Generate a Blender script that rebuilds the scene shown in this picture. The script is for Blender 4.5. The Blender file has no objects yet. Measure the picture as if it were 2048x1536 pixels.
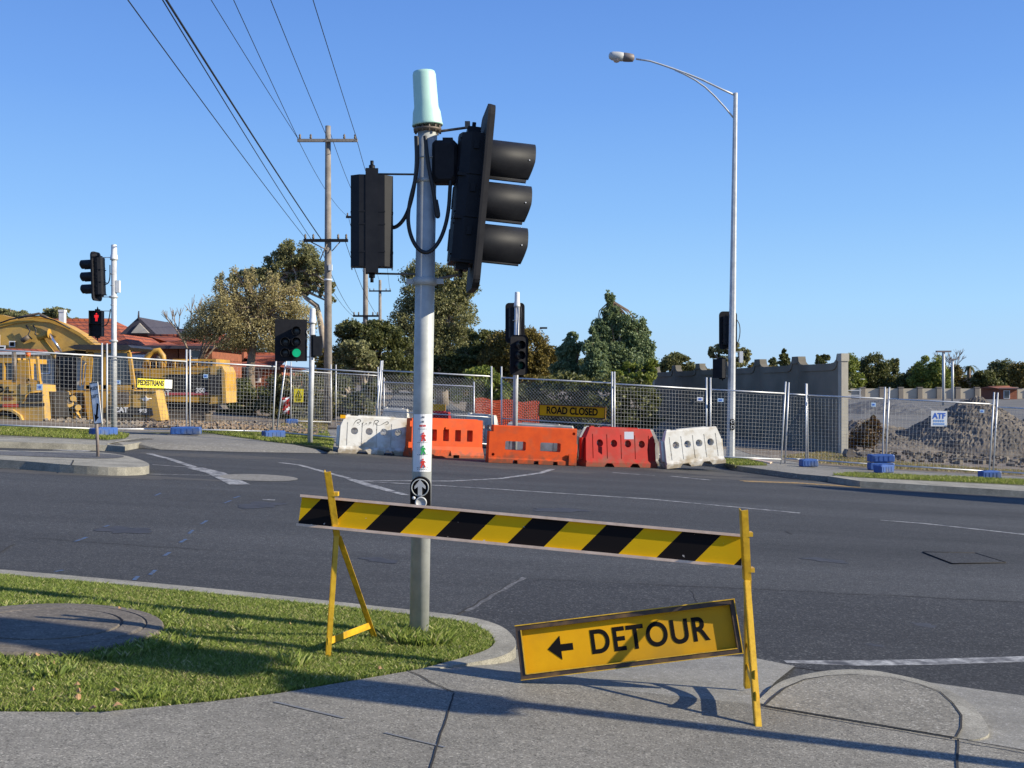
import bpy, bmesh, math, random
import numpy as np
from mathutils import Vector, Matrix
random.seed(7); rng = np.random.default_rng(7)
C = bpy.context.scene.collection
R = math.radians
# ---------------------------------------------------------------- camera
F = 2200.0
cam = bpy.data.cameras.new('camera'); camo = bpy.data.objects.new('camera', cam); C.objects.link(camo)
camo.location = (0, 0, 1.6); camo.rotation_euler = (R(90), 0, 0)
cam.sensor_width = 36; cam.lens = F / 2048 * 36; cam.clip_start = 0.1; cam.clip_end = 3000
bpy.context.scene.camera = camo
# ---------------------------------------------------------------- sky and sun
SUN_EL = 26.0
SD = Vector((0.971, -0.239, 0)).normalized() * math.cos(R(SUN_EL)); SD.z = math.sin(R(SUN_EL))
w = bpy.data.worlds.new('World'); bpy.context.scene.world = w; w.use_nodes = True
nt = w.node_tree; nt.nodes.clear()
sky = nt.nodes.new('ShaderNodeTexSky'); sky.sky_type = 'NISHITA'; sky.sun_disc = False
sky.sun_elevation = R(SUN_EL); sky.sun_rotation = math.atan2(SD.x, SD.y)
sky.air_density = 1.15; sky.dust_density = 0.25; sky.ozone_density = 2.2; sky.altitude = 50
bg = nt.nodes.new('ShaderNodeBackground'); bg.inputs[1].default_value = 0.068
wo = nt.nodes.new('ShaderNodeOutputWorld')
tc = nt.nodes.new('ShaderNodeTexCoord'); sx = nt.nodes.new('ShaderNodeSeparateXYZ'); rp = nt.nodes.new('ShaderNodeValToRGB')
nt.links.new(tc.outputs['Generated'], sx.inputs[0]); nt.links.new(sx.outputs[2], rp.inputs[0])
el = rp.color_ramp.elements
el[0].position = 0.0; el[0].color = (3.1, 4.9, 7.2, 1); el[1].position = 1.0; el[1].color = (.50, 1.15, 3.6, 1)
for p_, c_ in ((.07, (2.6, 4.85, 7.6)), (.15, (1.78, 3.8, 7.3)), (.25, (1.15, 2.78, 6.6)), (.36, (.78, 2.02, 5.6))):
    e_ = el.new(p_); e_.color = (*c_, 1)
mxs = nt.nodes.new('ShaderNodeMix'); mxs.data_type = 'RGBA'; mxs.inputs[0].default_value = .85
nt.links.new(sky.outputs[0], mxs.inputs[6]); nt.links.new(rp.outputs[0], mxs.inputs[7])
nt.links.new(mxs.outputs[2], bg.inputs[0]); nt.links.new(bg.outputs[0], wo.inputs[0])
sl = bpy.data.lights.new('sun', 'SUN'); sl.energy = 3.6; sl.angle = R(0.5); sl.color = (1, 0.91, 0.73)
so = bpy.data.objects.new('sun', sl); C.objects.link(so); so.rotation_euler = SD.to_track_quat('Z', 'Y').to_euler()
so.location = (30, -10, 30)
vs = bpy.context.scene.view_settings
bpy.context.scene.display_settings.display_device = 'sRGB'
vs.view_transform = 'Standard'; vs.look = 'None'; vs.gamma = 1; vs.exposure = 1.04
cy = bpy.context.scene.cycles
cy.max_bounces = 6; cy.transparent_max_bounces = 12

# ---------------------------------------------------------------- ground plane of the crossing
def zp(x, y): return 0.13 - 0.053 * x - 0.008 * y
def sst(t): t = min(1, max(0, t)); return t * t * (3 - 2 * t)
def zg(x, y):
    if y <= 40: return zp(x, y)
    u = x / y
    far = 0.9 + 0.9 * sst((-u + .05) / .35) + 0.5 * math.exp(-((u + .1) / .06) ** 2)
    if u > .12: far = 0.9 - 1.3 * sst((u - .12) / .13)
    k = sst((y - 40) / 85)
    return zp(u * 40 * 1.0, 40) * (1 - k) + far * k
def G(px, py, dz=0.0):
    u = (px - 1024) / F; v = (768 - py) / F
    Y = (1.47 - dz) / (-.053 * u - .008 - v)
    return Vector((u * Y, Y, 1.6 + v * Y))
def P(px, py, Y): return Vector(((px - 1024) / F * Y, Y, 1.6 + (768 - py) / F * Y))
def gx(px, Y, dz=0):           # ground point under pixel column px at depth Y
    x = (px - 1024) / F * Y
    return Vector((x, Y, zg(x, Y) + dz))

# ---------------------------------------------------------------- materials
MATS = {}
def mat(name, col, rough=.7, col2=None, scale=6., metal=0., bump=0., bscale=40., detail=6, spec=.5, emit=None, es=0, c3=None, s3=.6, t3=.6, coat=0):
    if name in MATS: return MATS[name]
    m = bpy.data.materials.new(name); m.use_nodes = True; n = m.node_tree; L = n.links
    b = n.nodes['Principled BSDF']; b.inputs['Roughness'].default_value = rough; b.inputs['Metallic'].default_value = metal
    b.inputs['Specular IOR Level'].default_value = spec; b.inputs['Coat Weight'].default_value = coat
    col = (*col, 1); tc = n.nodes.new('ShaderNodeTexCoord')
    b.inputs['Base Color'].default_value = col
    if col2 is not None:
        ns = n.nodes.new('ShaderNodeTexNoise'); ns.inputs['Scale'].default_value = scale; ns.inputs['Detail'].default_value = detail
        ns.inputs['Roughness'].default_value = .65
        L.new(tc.outputs['Object'], ns.inputs[0])
        r = n.nodes.new('ShaderNodeMapRange'); r.inputs[1].default_value = .36; r.inputs[2].default_value = .64
        L.new(ns.outputs[0], r.inputs[0])
        mx = n.nodes.new('ShaderNodeMix'); mx.data_type = 'RGBA'; mx.inputs[6].default_value = col; mx.inputs[7].default_value = (*col2, 1)
        L.new(r.outputs[0], mx.inputs[0]); out = mx.outputs[2]
        if c3 is not None:
            n3 = n.nodes.new('ShaderNodeTexNoise'); n3.inputs['Scale'].default_value = s3; n3.inputs['Detail'].default_value = 5
            L.new(tc.outputs['Object'], n3.inputs[0])
            r3 = n.nodes.new('ShaderNodeMapRange'); r3.inputs[1].default_value = t3 - .12; r3.inputs[2].default_value = t3 + .12
            L.new(n3.outputs[0], r3.inputs[0])
            m3 = n.nodes.new('ShaderNodeMix'); m3.data_type = 'RGBA'; m3.inputs[7].default_value = (*c3, 1)
            L.new(r3.outputs[0], m3.inputs[0]); L.new(out, m3.inputs[6]); out = m3.outputs[2]
        L.new(out, b.inputs['Base Color'])
    if bump:
        nb = n.nodes.new('ShaderNodeTexNoise'); nb.inputs['Scale'].default_value = bscale; nb.inputs['Detail'].default_value = 4
        L.new(tc.outputs['Object'], nb.inputs[0])
        bp = n.nodes.new('ShaderNodeBump'); bp.inputs['Strength'].default_value = bump; bp.inputs['Distance'].default_value = .02
        L.new(nb.outputs[0], bp.inputs['Height']); L.new(bp.outputs[0], b.inputs['Normal'])
    if emit: b.inputs['Emission Color'].default_value = (*emit, 1); b.inputs['Emission Strength'].default_value = es
    MATS[name] = m; return m
def leafmat(name, c1, c2, c3=None, trans=.25):
    if name in MATS: return MATS[name]
    m = bpy.data.materials.new(name); m.use_nodes = True; n = m.node_tree; L = n.links; n.nodes.clear()
    g = n.nodes.new('ShaderNodeNewGeometry'); cr = n.nodes.new('ShaderNodeValToRGB')
    e = cr.color_ramp.elements; e[0].color = (*c1, 1); e[1].color = (*c2, 1)
    if c3: x = e.new(.82); x.color = (*c2, 1); e[2].color = (*c3, 1)
    L.new(g.outputs['Random Per Island'], cr.inputs[0])
    d = n.nodes.new('ShaderNodeBsdfPrincipled'); d.inputs['Roughness'].default_value = .55; d.inputs['Specular IOR Level'].default_value = .35
    t = n.nodes.new('ShaderNodeBsdfTranslucent'); mx = n.nodes.new('ShaderNodeMixShader'); mx.inputs[0].default_value = trans
    L.new(cr.outputs[0], d.inputs['Base Color']); L.new(cr.outputs[0], t.inputs[0])
    L.new(d.outputs[0], mx.inputs[1]); L.new(t.outputs[0], mx.inputs[2])
    o = n.nodes.new('ShaderNodeOutputMaterial'); L.new(mx.outputs[0], o.inputs[0]); MATS[name] = m; return m
def speckle(name, base, dark, light, scale=180, big=None, bigs=.5, rough=.9, bump=.3, streak=None, spots=.0):
    """aggregate surfaces: asphalt and exposed concrete"""
    m = bpy.data.materials.new(name); m.use_nodes = True; n = m.node_tree; L = n.links
    b = n.nodes['Principled BSDF']; b.inputs['Roughness'].default_value = rough; b.inputs['Specular IOR Level'].default_value = .35
    tc = n.nodes.new('ShaderNodeTexCoord')
    v = n.nodes.new('ShaderNodeTexVoronoi'); v.inputs['Scale'].default_value = scale; L.new(tc.outputs['Object'], v.inputs[0])
    sp = n.nodes.new('ShaderNodeSeparateColor'); L.new(v.outputs['Color'], sp.inputs[0])
    cr = n.nodes.new('ShaderNodeValToRGB'); e = cr.color_ramp.elements
    e[0].color = (*dark, 1); e[0].position = .0; e[1].color = (*light, 1); e[1].position = 1
    x = e.new(.3); x.color = (*base, 1); x = e.new(.8); x.color = (*base, 1)
    L.new(sp.outputs[0], cr.inputs[0]); out = cr.outputs[0]
    ns = n.nodes.new('ShaderNodeTexNoise'); ns.inputs['Scale'].default_value = bigs; ns.inputs['Detail'].default_value = 8; ns.inputs['Roughness'].default_value = .62
    if streak:
        mp = n.nodes.new('ShaderNodeMapping'); mp.inputs['Scale'].default_value = streak[0]; mp.inputs['Rotation'].default_value = (0, 0, streak[1])
        L.new(tc.outputs['Object'], mp.inputs[0]); L.new(mp.outputs[0], ns.inputs[0])
    else: L.new(tc.outputs['Object'], ns.inputs[0])
    r = n.nodes.new('ShaderNodeMapRange'); r.inputs[1].default_value = .3; r.inputs[2].default_value = .7; r.inputs[3].default_value = big[0]; r.inputs[4].default_value = big[1]
    L.new(ns.outputs[0], r.inputs[0])
    ml = n.nodes.new('ShaderNodeVectorMath'); ml.operation = 'SCALE'; L.new(out, ml.inputs[0]); L.new(r.outputs[0], ml.inputs['Scale'])
    n2 = n.nodes.new('ShaderNodeTexNoise'); n2.inputs['Scale'].default_value = 14; n2.inputs['Detail'].default_value = 6; L.new(tc.outputs['Object'], n2.inputs[0])
    r2 = n.nodes.new('ShaderNodeMapRange'); r2.inputs[1].default_value = .3; r2.inputs[2].default_value = .7; r2.inputs[3].default_value = .88; r2.inputs[4].default_value = 1.12
    L.new(n2.outputs[0], r2.inputs[0])
    m2 = n.nodes.new('ShaderNodeVectorMath'); m2.operation = 'SCALE'; L.new(ml.outputs[0], m2.inputs[0]); L.new(r2.outputs[0], m2.inputs['Scale'])
    fo = m2.outputs[0]
    if spots:
        vs_ = n.nodes.new('ShaderNodeTexVoronoi'); vs_.inputs['Scale'].default_value = 2.3; L.new(tc.outputs['Object'], vs_.inputs[0])
        q1 = n.nodes.new('ShaderNodeMath'); q1.operation = 'LESS_THAN'; L.new(vs_.outputs['Distance'], q1.inputs[0]); q1.inputs[1].default_value = .045
        n4 = n.nodes.new('ShaderNodeTexNoise'); n4.inputs['Scale'].default_value = 3.2; n4.inputs['Detail'].default_value = 9; n4.inputs['Roughness'].default_value = .7; L.new(tc.outputs['Object'], n4.inputs[0])
        q4 = n.nodes.new('ShaderNodeMapRange'); q4.inputs[1].default_value = .55; q4.inputs[2].default_value = .75; L.new(n4.outputs[0], q4.inputs[0])
        q5 = n.nodes.new('ShaderNodeMath'); q5.operation = 'MULTIPLY_ADD'; L.new(q4.outputs[0], q5.inputs[0]); q5.inputs[1].default_value = .45; L.new(q1.outputs[0], q5.inputs[2]); q5.use_clamp = True
        q6 = n.nodes.new('ShaderNodeMath'); q6.operation = 'MULTIPLY'; L.new(q5.outputs[0], q6.inputs[0]); q6.inputs[1].default_value = spots
        mm = n.nodes.new('ShaderNodeMix'); mm.data_type = 'RGBA'; mm.inputs[7].default_value = (*[c * .45 for c in base], 1); L.new(q6.outputs[0], mm.inputs[0]); L.new(fo, mm.inputs[6]); fo = mm.outputs[2]
    L.new(fo, b.inputs['Base Color'])
    bp = n.nodes.new('ShaderNodeBump'); bp.inputs['Strength'].default_value = bump; bp.inputs['Distance'].default_value = .004
    L.new(sp.outputs[1], bp.inputs['Height']); L.new(bp.outputs[0], b.inputs['Normal'])
    MATS[name] = m; return m

asphalt = speckle('asphalt', (.044, .0455, .048), (.021, .022, .024), (.12, .122, .122), 110, (.62, 1.42), .35, streak=((.22, 1.5, 1), R(-8)), bump=.5)
newasphalt = speckle('newer asphalt', (.034, .035, .038), (.015, .016, .018), (.108, .11, .11), 90, (.75, 1.25), .8, streak=((.3, 1.2, 1), R(-5)), bump=.6)
oldasphalt = speckle('old asphalt', (.10, .10, .105), (.06, .06, .06), (.2, .2, .2), 60, (.8, 1.25), .5)
aggregate = speckle('exposed aggregate concrete', (.200, .188, .160), (.088, .082, .070), (.36, .34, .29), 150, (.76, 1.2), .7, bump=.6, spots=.55)
islandmat = speckle('aggregate infill', (.215, .20, .165), (.11, .104, .09), (.40, .38, .33), 110, (.72, 1.2), 1.6, bump=.6, spots=.6)
concrete = speckle('kerb concrete', (.30, .283, .235), (.18, .17, .14), (.40, .38, .32), 160, (.66, 1.15), 2.3, bump=.35, spots=.5)
gutterc = speckle('gutter concrete', (.22, .21, .18), (.15, .145, .135), (.36, .35, .33), 150, (.78, 1.18), 1.1, bump=.3, streak=((.5, 2.2, 1), R(-6)))
drivec = speckle('driveway concrete', (.20, .188, .16), (.18, .17, .16), (.32, .31, .29), 50, (.78, 1.15), .6, bump=.2)
paintw = mat('road paint', (.42, .42, .41), .8, (.14, .14, .145), 22, detail=8, c3=(.055, .055, .06), s3=6, t3=.56)
painty = mat('yellow road paint', (.42, .25, .06), .8, (.12, .10, .07), 14, detail=8)
jointm = mat('joint dark', (.022, .02, .018), .95)
dirt = mat('bare earth', (.19, .15, .11), .95, (.11, .085, .062), 1.2, bump=.8, bscale=5, c3=(.24, .205, .165), s3=.4)
soil = mat('grass soil', (.10, .085, .045), .95, (.05, .07, .02), 9, bump=.5, bscale=60)
farland = mat('far land', (.09, .10, .05), .95, (.15, .13, .09), .08)
galv = mat('galvanised steel', (.47, .485, .47), .55, (.35, .365, .36), 9, metal=.12, detail=10)
galvlight = mat('weathered galvanised steel', (.56, .57, .57), .5, (.42, .43, .44), 7, metal=.15)
fencem = mat('fence steel', (.62, .63, .64), .45, (.5, .51, .52), 8, metal=.35)
wirem = mat('fence wire', (.46, .47, .47), .5, metal=.2)
black = mat('black polycarbonate', (.006, .007, .011), .55, (.011, .012, .016), 12, spec=.22)
blackm = mat('matt black', (.009, .009, .012), .7, (.015, .015, .018), 14, spec=.25)
rubber = mat('cable rubber', (.008, .008, .010), .5)
whitep = mat('white plastic', (.74, .75, .76), .5, (.62, .63, .63), 5)
capg = mat('mint green cap', (.44, .66, .58), .5, (.38, .60, .52), 6)
yelp = mat('yellow enamel', (.66, .40, .018), .45, (.52, .30, .012), 16, bump=.15, bscale=30, c3=(.18, .10, .03), s3=9, t3=.70)
timber = mat('timber edge', (.78, .58, .44), .8, (.60, .43, .31), 12)
signy = mat('retroreflective yellow', (.80, .40, .005), .6, (.68, .33, .005), 3, spec=.15, c3=(.50, .27, .02), s3=2.2, t3=.60)
signblk = mat('sign black', (.007, .006, .006), .7, spec=.12)
signfr = mat('weathered sign frame', (.035, .022, .016), .6, (.07, .04, .02), 20, c3=(.20, .11, .03), s3=9, t3=.66)
signw = mat('white sheeting', (.78, .78, .78), .5)
signyel = mat('lemon sheeting', (.80, .66, .02), .5)
blue = mat('blue foot plastic', (.03, .10, .34), .6, (.025, .08, .26), 6, c3=(.10, .12, .16), s3=4, t3=.62)
bluepaint = mat('blue spray paint', (.05, .11, .24), .9, (.05, .06, .085), 18)
orange = mat('orange plastic', (.66, .085, .012), .6, (.54, .065, .012), 3, spec=.2, c3=(.42, .08, .03), s3=3.5, t3=.66)
redp = mat('red plastic', (.40, .016, .012), .6, (.30, .018, .012), 3, spec=.2, c3=(.25, .06, .05), s3=3.5, t3=.66)
whiteb = mat('dirty white plastic', (.74, .72, .66), .6, (.62, .59, .52), 3, c3=(.42, .33, .20), s3=3, t3=.66)
whiteg = mat('old grey white plastic', (.42, .41, .38), .7, (.55, .53, .48), 4, c3=(.28, .24, .17), s3=2.4, t3=.6)
cyel = mat('machine yellow', (.55, .31, .045), .5, (.43, .24, .04), 2.2, c3=(.30, .20, .09), s3=2.0, t3=.64)
cyel2 = mat('pale machine yellow', (.58, .36, .085), .55, (.46, .28, .07), 3, c3=(.33, .23, .11), s3=2, t3=.62)
mblack = mat('machine black', (.02, .02, .024), .5, (.035, .033, .032), 4)
glass = mat('cab glass', (.05, .06, .07), .12, spec=.8)
steel = mat('track steel', (.10, .08, .065), .6, (.22, .18, .14), 10, metal=.4)
chrome = mat('chrome rod', (.7, .7, .75), .2, metal=.9)
tilered = None
greywood = mat('weathered timber pole', (.27, .24, .21), .9, (.17, .15, .13), 3, bump=.4, bscale=12)
bark = mat('bark', (.16, .11, .075), .95, (.26, .20, .15), 2.5, bump=.6, bscale=8)
palebark = mat('pale bark', (.40, .34, .27), .95, (.22, .17, .12), 2.5)
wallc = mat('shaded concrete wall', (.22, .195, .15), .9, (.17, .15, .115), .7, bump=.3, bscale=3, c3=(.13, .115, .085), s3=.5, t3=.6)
wallcap = mat('wall coping', (.46, .43, .35), .9, (.38, .35, .29), 2)
farwall = mat('cream panel wall', (.52, .46, .36), .9, (.46, .41, .32), .8)
farpier = mat('pier', (.22, .19, .16), .9, (.26, .23, .19), .8)
brick = mat('red brick', (.30, .10, .05), .9, (.20, .07, .04), 6)
cream = mat('cream weatherboard', (.52, .47, .40), .85, (.46, .41, .34), 2)
darkroof = mat('dark roof', (.045, .04, .055), .8, (.06, .055, .07), 2)
aggr_dirt = mat('spoil', (.135, .112, .09), .98, (.185, .16, .13), 2.6, bump=.9, bscale=9, c3=(.085, .074, .064), s3=1.2, t3=.52)
onet = mat('orange netting', (.80, .13, .04), .7)

def tilemat():
    m = bpy.data.materials.new('terracotta tiles'); m.use_nodes = True; n = m.node_tree; L = n.links
    b = n.nodes['Principled BSDF']; b.inputs['Roughness'].default_value = .8
    tc = n.nodes.new('ShaderNodeTexCoord'); br = n.nodes.new('ShaderNodeTexBrick')
    mp = n.nodes.new('ShaderNodeMapping'); L.new(tc.outputs['Object'], mp.inputs[0])
    cx = n.nodes.new('ShaderNodeSeparateXYZ'); L.new(mp.outputs[0], cx.inputs[0])
    ad = n.nodes.new('ShaderNodeMath'); L.new(cx.outputs[0], ad.inputs[0]); L.new(cx.outputs[1], ad.inputs[1])
    cb = n.nodes.new('ShaderNodeCombineXYZ'); L.new(ad.outputs[0], cb.inputs[0]); L.new(cx.outputs[2], cb.inputs[1])
    L.new(cb.outputs[0], br.inputs[0]); br.inputs['Scale'].default_value = 1
    br.inputs['Brick Width'].default_value = .32; br.inputs['Row Height'].default_value = .22; br.inputs['Mortar Size'].default_value = .03
    br.inputs['Color1'].default_value = (.42, .105, .035, 1); br.inputs['Color2'].default_value = (.30, .07, .028, 1); br.inputs['Mortar'].default_value = (.13, .035, .02, 1)
    L.new(br.outputs[0], b.inputs['Base Color']); MATS['tile'] = m; return m
tilered = tilemat()
def stripemat(period, slope):
    m = bpy.data.materials.new('black and yellow stripes'); m.use_nodes = True; n = m.node_tree; L = n.links
    b = n.nodes['Principled BSDF']; b.inputs['Roughness'].default_value = .7; b.inputs['Specular IOR Level'].default_value = .08
    tc = n.nodes.new('ShaderNodeTexCoord'); s = n.nodes.new('ShaderNodeSeparateXYZ'); L.new(tc.outputs['Object'], s.inputs[0])
    k = n.nodes.new('ShaderNodeMath'); k.operation = 'MULTIPLY_ADD'; L.new(s.outputs[2], k.inputs[0]); k.inputs[1].default_value = -slope; L.new(s.outputs[0], k.inputs[2])
    d = n.nodes.new('ShaderNodeMath'); d.operation = 'MULTIPLY_ADD'; L.new(k.outputs[0], d.inputs[0]); d.inputs[1].default_value = 1 / period; d.inputs[2].default_value = 20.558
    f = n.nodes.new('ShaderNodeMath'); f.operation = 'FRACT'; L.new(d.outputs[0], f.inputs[0])
    g = n.nodes.new('ShaderNodeMath'); g.operation = 'GREATER_THAN'; L.new(f.outputs[0], g.inputs[0]); g.inputs[1].default_value = .5
    ns = n.nodes.new('ShaderNodeTexNoise'); ns.inputs['Scale'].default_value = 22; ns.inputs['Detail'].default_value = 9; L.new(tc.outputs['Object'], ns.inputs[0])
    ch = n.nodes.new('ShaderNodeMath'); ch.operation = 'GREATER_THAN'; L.new(ns.outputs[0], ch.inputs[0]); ch.inputs[1].default_value = .70
    n2 = n.nodes.new('ShaderNodeTexNoise'); n2.inputs['Scale'].default_value = 4; n2.inputs['Detail'].default_value = 6; L.new(tc.outputs['Object'], n2.inputs[0])
    yl = n.nodes.new('ShaderNodeMix'); yl.data_type = 'RGBA'; yl.inputs[6].default_value = (.78, .47, .006, 1); yl.inputs[7].default_value = (.58, .34, .008, 1); L.new(n2.outputs[0], yl.inputs[0])
    mx = n.nodes.new('ShaderNodeMix'); mx.data_type = 'RGBA'; mx.inputs[7].default_value = (.010, .008, .008, 1); L.new(yl.outputs[2], mx.inputs[6]); L.new(g.outputs[0], mx.inputs[0])
    m3 = n.nodes.new('ShaderNodeMix'); m3.data_type = 'RGBA'; m3.inputs[7].default_value = (.45, .43, .4, 1); L.new(mx.outputs[2], m3.inputs[6]); L.new(ch.outputs[0], m3.inputs[0])
    L.new(m3.outputs[2], b.inputs['Base Color']); return m

def basegrime(m, col, h=.16):
    n = m.node_tree; L = n.links; b = n.nodes['Principled BSDF']; src = b.inputs['Base Color'].links[0].from_socket
    tc = n.nodes.new('ShaderNodeTexCoord'); s = n.nodes.new('ShaderNodeSeparateXYZ'); L.new(tc.outputs['Object'], s.inputs[0])
    ns = n.nodes.new('ShaderNodeTexNoise'); ns.inputs['Scale'].default_value = 9; ns.inputs['Detail'].default_value = 8; L.new(tc.outputs['Object'], ns.inputs[0])
    k = n.nodes.new('ShaderNodeMath'); k.operation = 'MULTIPLY_ADD'; L.new(ns.outputs[0], k.inputs[0]); k.inputs[1].default_value = -.55; L.new(s.outputs[2], k.inputs[2])
    r = n.nodes.new('ShaderNodeMapRange'); r.inputs[1].default_value = -.27; r.inputs[2].default_value = h - .22; r.inputs[3].default_value = .85; r.inputs[4].default_value = 0; L.new(k.outputs[0], r.inputs[0])
    mx = n.nodes.new('ShaderNodeMix'); mx.data_type = 'RGBA'; mx.inputs[7].default_value = (*col, 1); L.new(r.outputs[0], mx.inputs[0]); L.new(src, mx.inputs[6]); L.new(mx.outputs[2], b.inputs['Base Color'])
for m_ in (orange, redp): basegrime(m_, (.16, .07, .04))
for m_ in (whiteb, whiteg): basegrime(m_, (.28, .21, .12))

# ---------------------------------------------------------------- mesh helpers
class MB:
    def __init__(s, T=None): s.v = []; s.f = []; s.mi = []; s.sm = []; s.T = T; s.m = 0
    def add(s, vs_, fs, smooth=False):
        o = len(s.v); T = s.T
        s.v += [tuple(T @ Vector(p)) if T is not None else tuple(p) for p in vs_]
        for f in fs: s.f.append([i + o for i in f]); s.mi.append(s.m); s.sm.append(smooth)
        return s
    def box(s, c, d, rot=None, ch=0):
        x, y, z = d[0] / 2, d[1] / 2, d[2] / 2; c = Vector(c)
        if ch:
            a = ch; prof = [(-x + a, -z), (x - a, -z), (x, -z + a), (x, z - a), (x - a, z), (-x + a, z), (-x, z - a), (-x, -z + a)]
            k = .9 if a else 1; vv = []; n = 8
            for yy, sc in ((-y, 1), (-y + a, 0), (y - a, 0), (y, 1)):
                for (px_, pz) in prof:
                    q = Vector((px_ - (math.copysign(a, px_) if sc else 0), yy, pz - (math.copysign(a, pz) if sc else 0)))
                    vv.append(q)
            ff = [tuple(range(n))] + [tuple(reversed(range(3 * n, 4 * n)))]
            for r_ in range(3):
                for i in range(n): ff.append((r_ * n + i, (r_ + 1) * n + i, (r_ + 1) * n + (i + 1) % n, r_ * n + (i + 1) % n))
            if rot is not None: vv = [rot @ q for q in vv]
            return s.add([c + q for q in vv], ff)
        vv = [Vector((a, b, e)) for a in (-x, x) for b in (-y, y) for e in (-z, z)]
        if rot is not None: vv = [rot @ q for q in vv]
        return s.add([c + q for q in vv], [(0, 1, 3, 2), (4, 6, 7, 5), (0, 4, 5, 1), (2, 3, 7, 6), (0, 2, 6, 4), (1, 5, 7, 3)])
    def tube(s, pts, r, n=8, cap=True, smooth=True, ph=0.0):
        pts = [Vector(p) for p in pts]; rs = r if isinstance(r, (list, tuple)) else [r] * len(pts); vv = []; up = None
        for i, p in enumerate(pts):
            t = (pts[min(i + 1, len(pts) - 1)] - pts[max(i - 1, 0)])
            t = t.normalized() if t.length > 1e-9 else Vector((0, 0, 1))
            if up is None: up = Vector((1, 0, 0)) if abs(t.x) < .9 else Vector((0, 1, 0))
            a = (up - t * up.dot(t)).normalized(); up = a; b = t.cross(a)
            for k in range(n):
                q = 2 * math.pi * k / n + ph; vv.append(p + (a * math.cos(q) + b * math.sin(q)) * rs[i])
        ff = []
        for i in range(len(pts) - 1):
            for k in range(n): ff.append((i * n + k, i * n + (k + 1) % n, (i + 1) * n + (k + 1) % n, (i + 1) * n + k))
        s.add(vv, ff, smooth)
        if cap:
            o = len(s.v) - len(vv); s.f.append([o + k for k in reversed(range(n))]); s.f.append([o + (len(pts) - 1) * n + k for k in range(n)]); s.mi += [s.m] * 2; s.sm += [False] * 2
        return s
    def prism(s, a, off):          # a: 3D outline, off: extrusion vector
        a = [Vector(p) for p in a]; off = Vector(off); n = len(a)
        return s.add(a + [p + off for p in a], [tuple(range(n)), tuple(reversed(range(n, 2 * n)))] + [(i, (i + 1) % n, (i + 1) % n + n, i + n) for i in range(n)])
    def lathe(s, prof, c=(0, 0, 0), n=20, axis=None, smooth=True, cap=True):   # prof: (r, h) along axis Z (or rotated)
        vv = []; Rm = axis if axis is not None else Matrix.Identity(3); c = Vector(c)
        for (r, h) in prof:
            for k in range(n):
                q = 2 * math.pi * k / n; vv.append(c + Rm @ Vector((r * math.cos(q), r * math.sin(q), h)))
        ff = [(i * n + k, i * n + (k + 1) % n, (i + 1) * n + (k + 1) % n, (i + 1) * n + k) for i in range(len(prof) - 1) for k in range(n)]
        s.add(vv, ff, smooth)
        if cap:
            o = len(s.v) - len(vv); s.f.append([o + k for k in reversed(range(n))]); s.f.append([o + (len(prof) - 1) * n + k for k in range(n)]); s.mi += [s.m] * 2; s.sm += [False] * 2
        return s
    def build(s, name, mats, parent=None, origin=None):
        me = bpy.data.meshes.new(name); mats = mats if isinstance(mats, (list, tuple)) else [mats]
        vv = s.v
        if origin is not None: o = Vector(origin); vv = [(p[0] - o.x, p[1] - o.y, p[2] - o.z) for p in vv]
        me.from_pydata(vv, [], s.f)
        for m in mats: me.materials.append(m)
        me.polygons.foreach_set('material_index', s.mi); me.polygons.foreach_set('use_smooth', s.sm)
        bm = bmesh.new(); bm.from_mesh(me); bmesh.ops.recalc_face_normals(bm, faces=bm.faces); bm.to_mesh(me); bm.free()
        o_ = bpy.data.objects.new(name, me); C.objects.link(o_)
        if parent is not None: o_.parent = parent
        if origin is not None: o_.location = origin
        return o_
def tag(o, label=None, cat=None, group=None, kind=None):
    if label: o['label'] = label
    if cat: o['category'] = cat
    if group: o['group'] = group
    if kind: o['kind'] = kind
    return o
def thing(name, label, cat, loc=(0, 0, 0), group=None, rot=None):
    o = bpy.data.objects.new(name, None); C.objects.link(o); o.location = loc; o.empty_display_size = .2
    if rot: o.rotation_euler = rot
    return tag(o, label, cat, group)
def copy_tree(o, parent=None):
    c = o.copy(); C.objects.link(c); c.parent = parent
    for ch in list(o.children): copy_tree(ch, c)
    return c
def rawmesh(name, v, f4, m, parent=None, smooth=False):     # fast numpy mesh, all faces of equal size
    k = f4.shape[1]; me = bpy.data.meshes.new(name); me.vertices.add(len(v)); me.vertices.foreach_set('co', v.astype(np.float32).ravel())
    me.loops.add(f4.size); me.loops.foreach_set('vertex_index', f4.astype(np.int32).ravel())
    me.polygons.add(len(f4)); me.polygons.foreach_set('loop_start', np.arange(len(f4), dtype=np.int32) * k)
    me.update(calc_edges=True); me.materials.append(m)
    o = bpy.data.objects.new(name, me); C.objects.link(o)
    if parent is not None: o.parent = parent
    return o
def cut(o, cutter):
    """boolean difference, baked into the mesh at once"""
    md = o.modifiers.new('b', 'BOOLEAN'); md.object = cutter; md.operation = 'DIFFERENCE'; md.solver = 'EXACT'; md.use_self = True
    bpy.context.view_layer.update(); dg = bpy.context.evaluated_depsgraph_get()
    me = bpy.data.meshes.new_from_object(o.evaluated_get(dg)); o.modifiers.clear(); o.data = me
    bpy.data.objects.remove(cutter)
    return o
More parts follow.
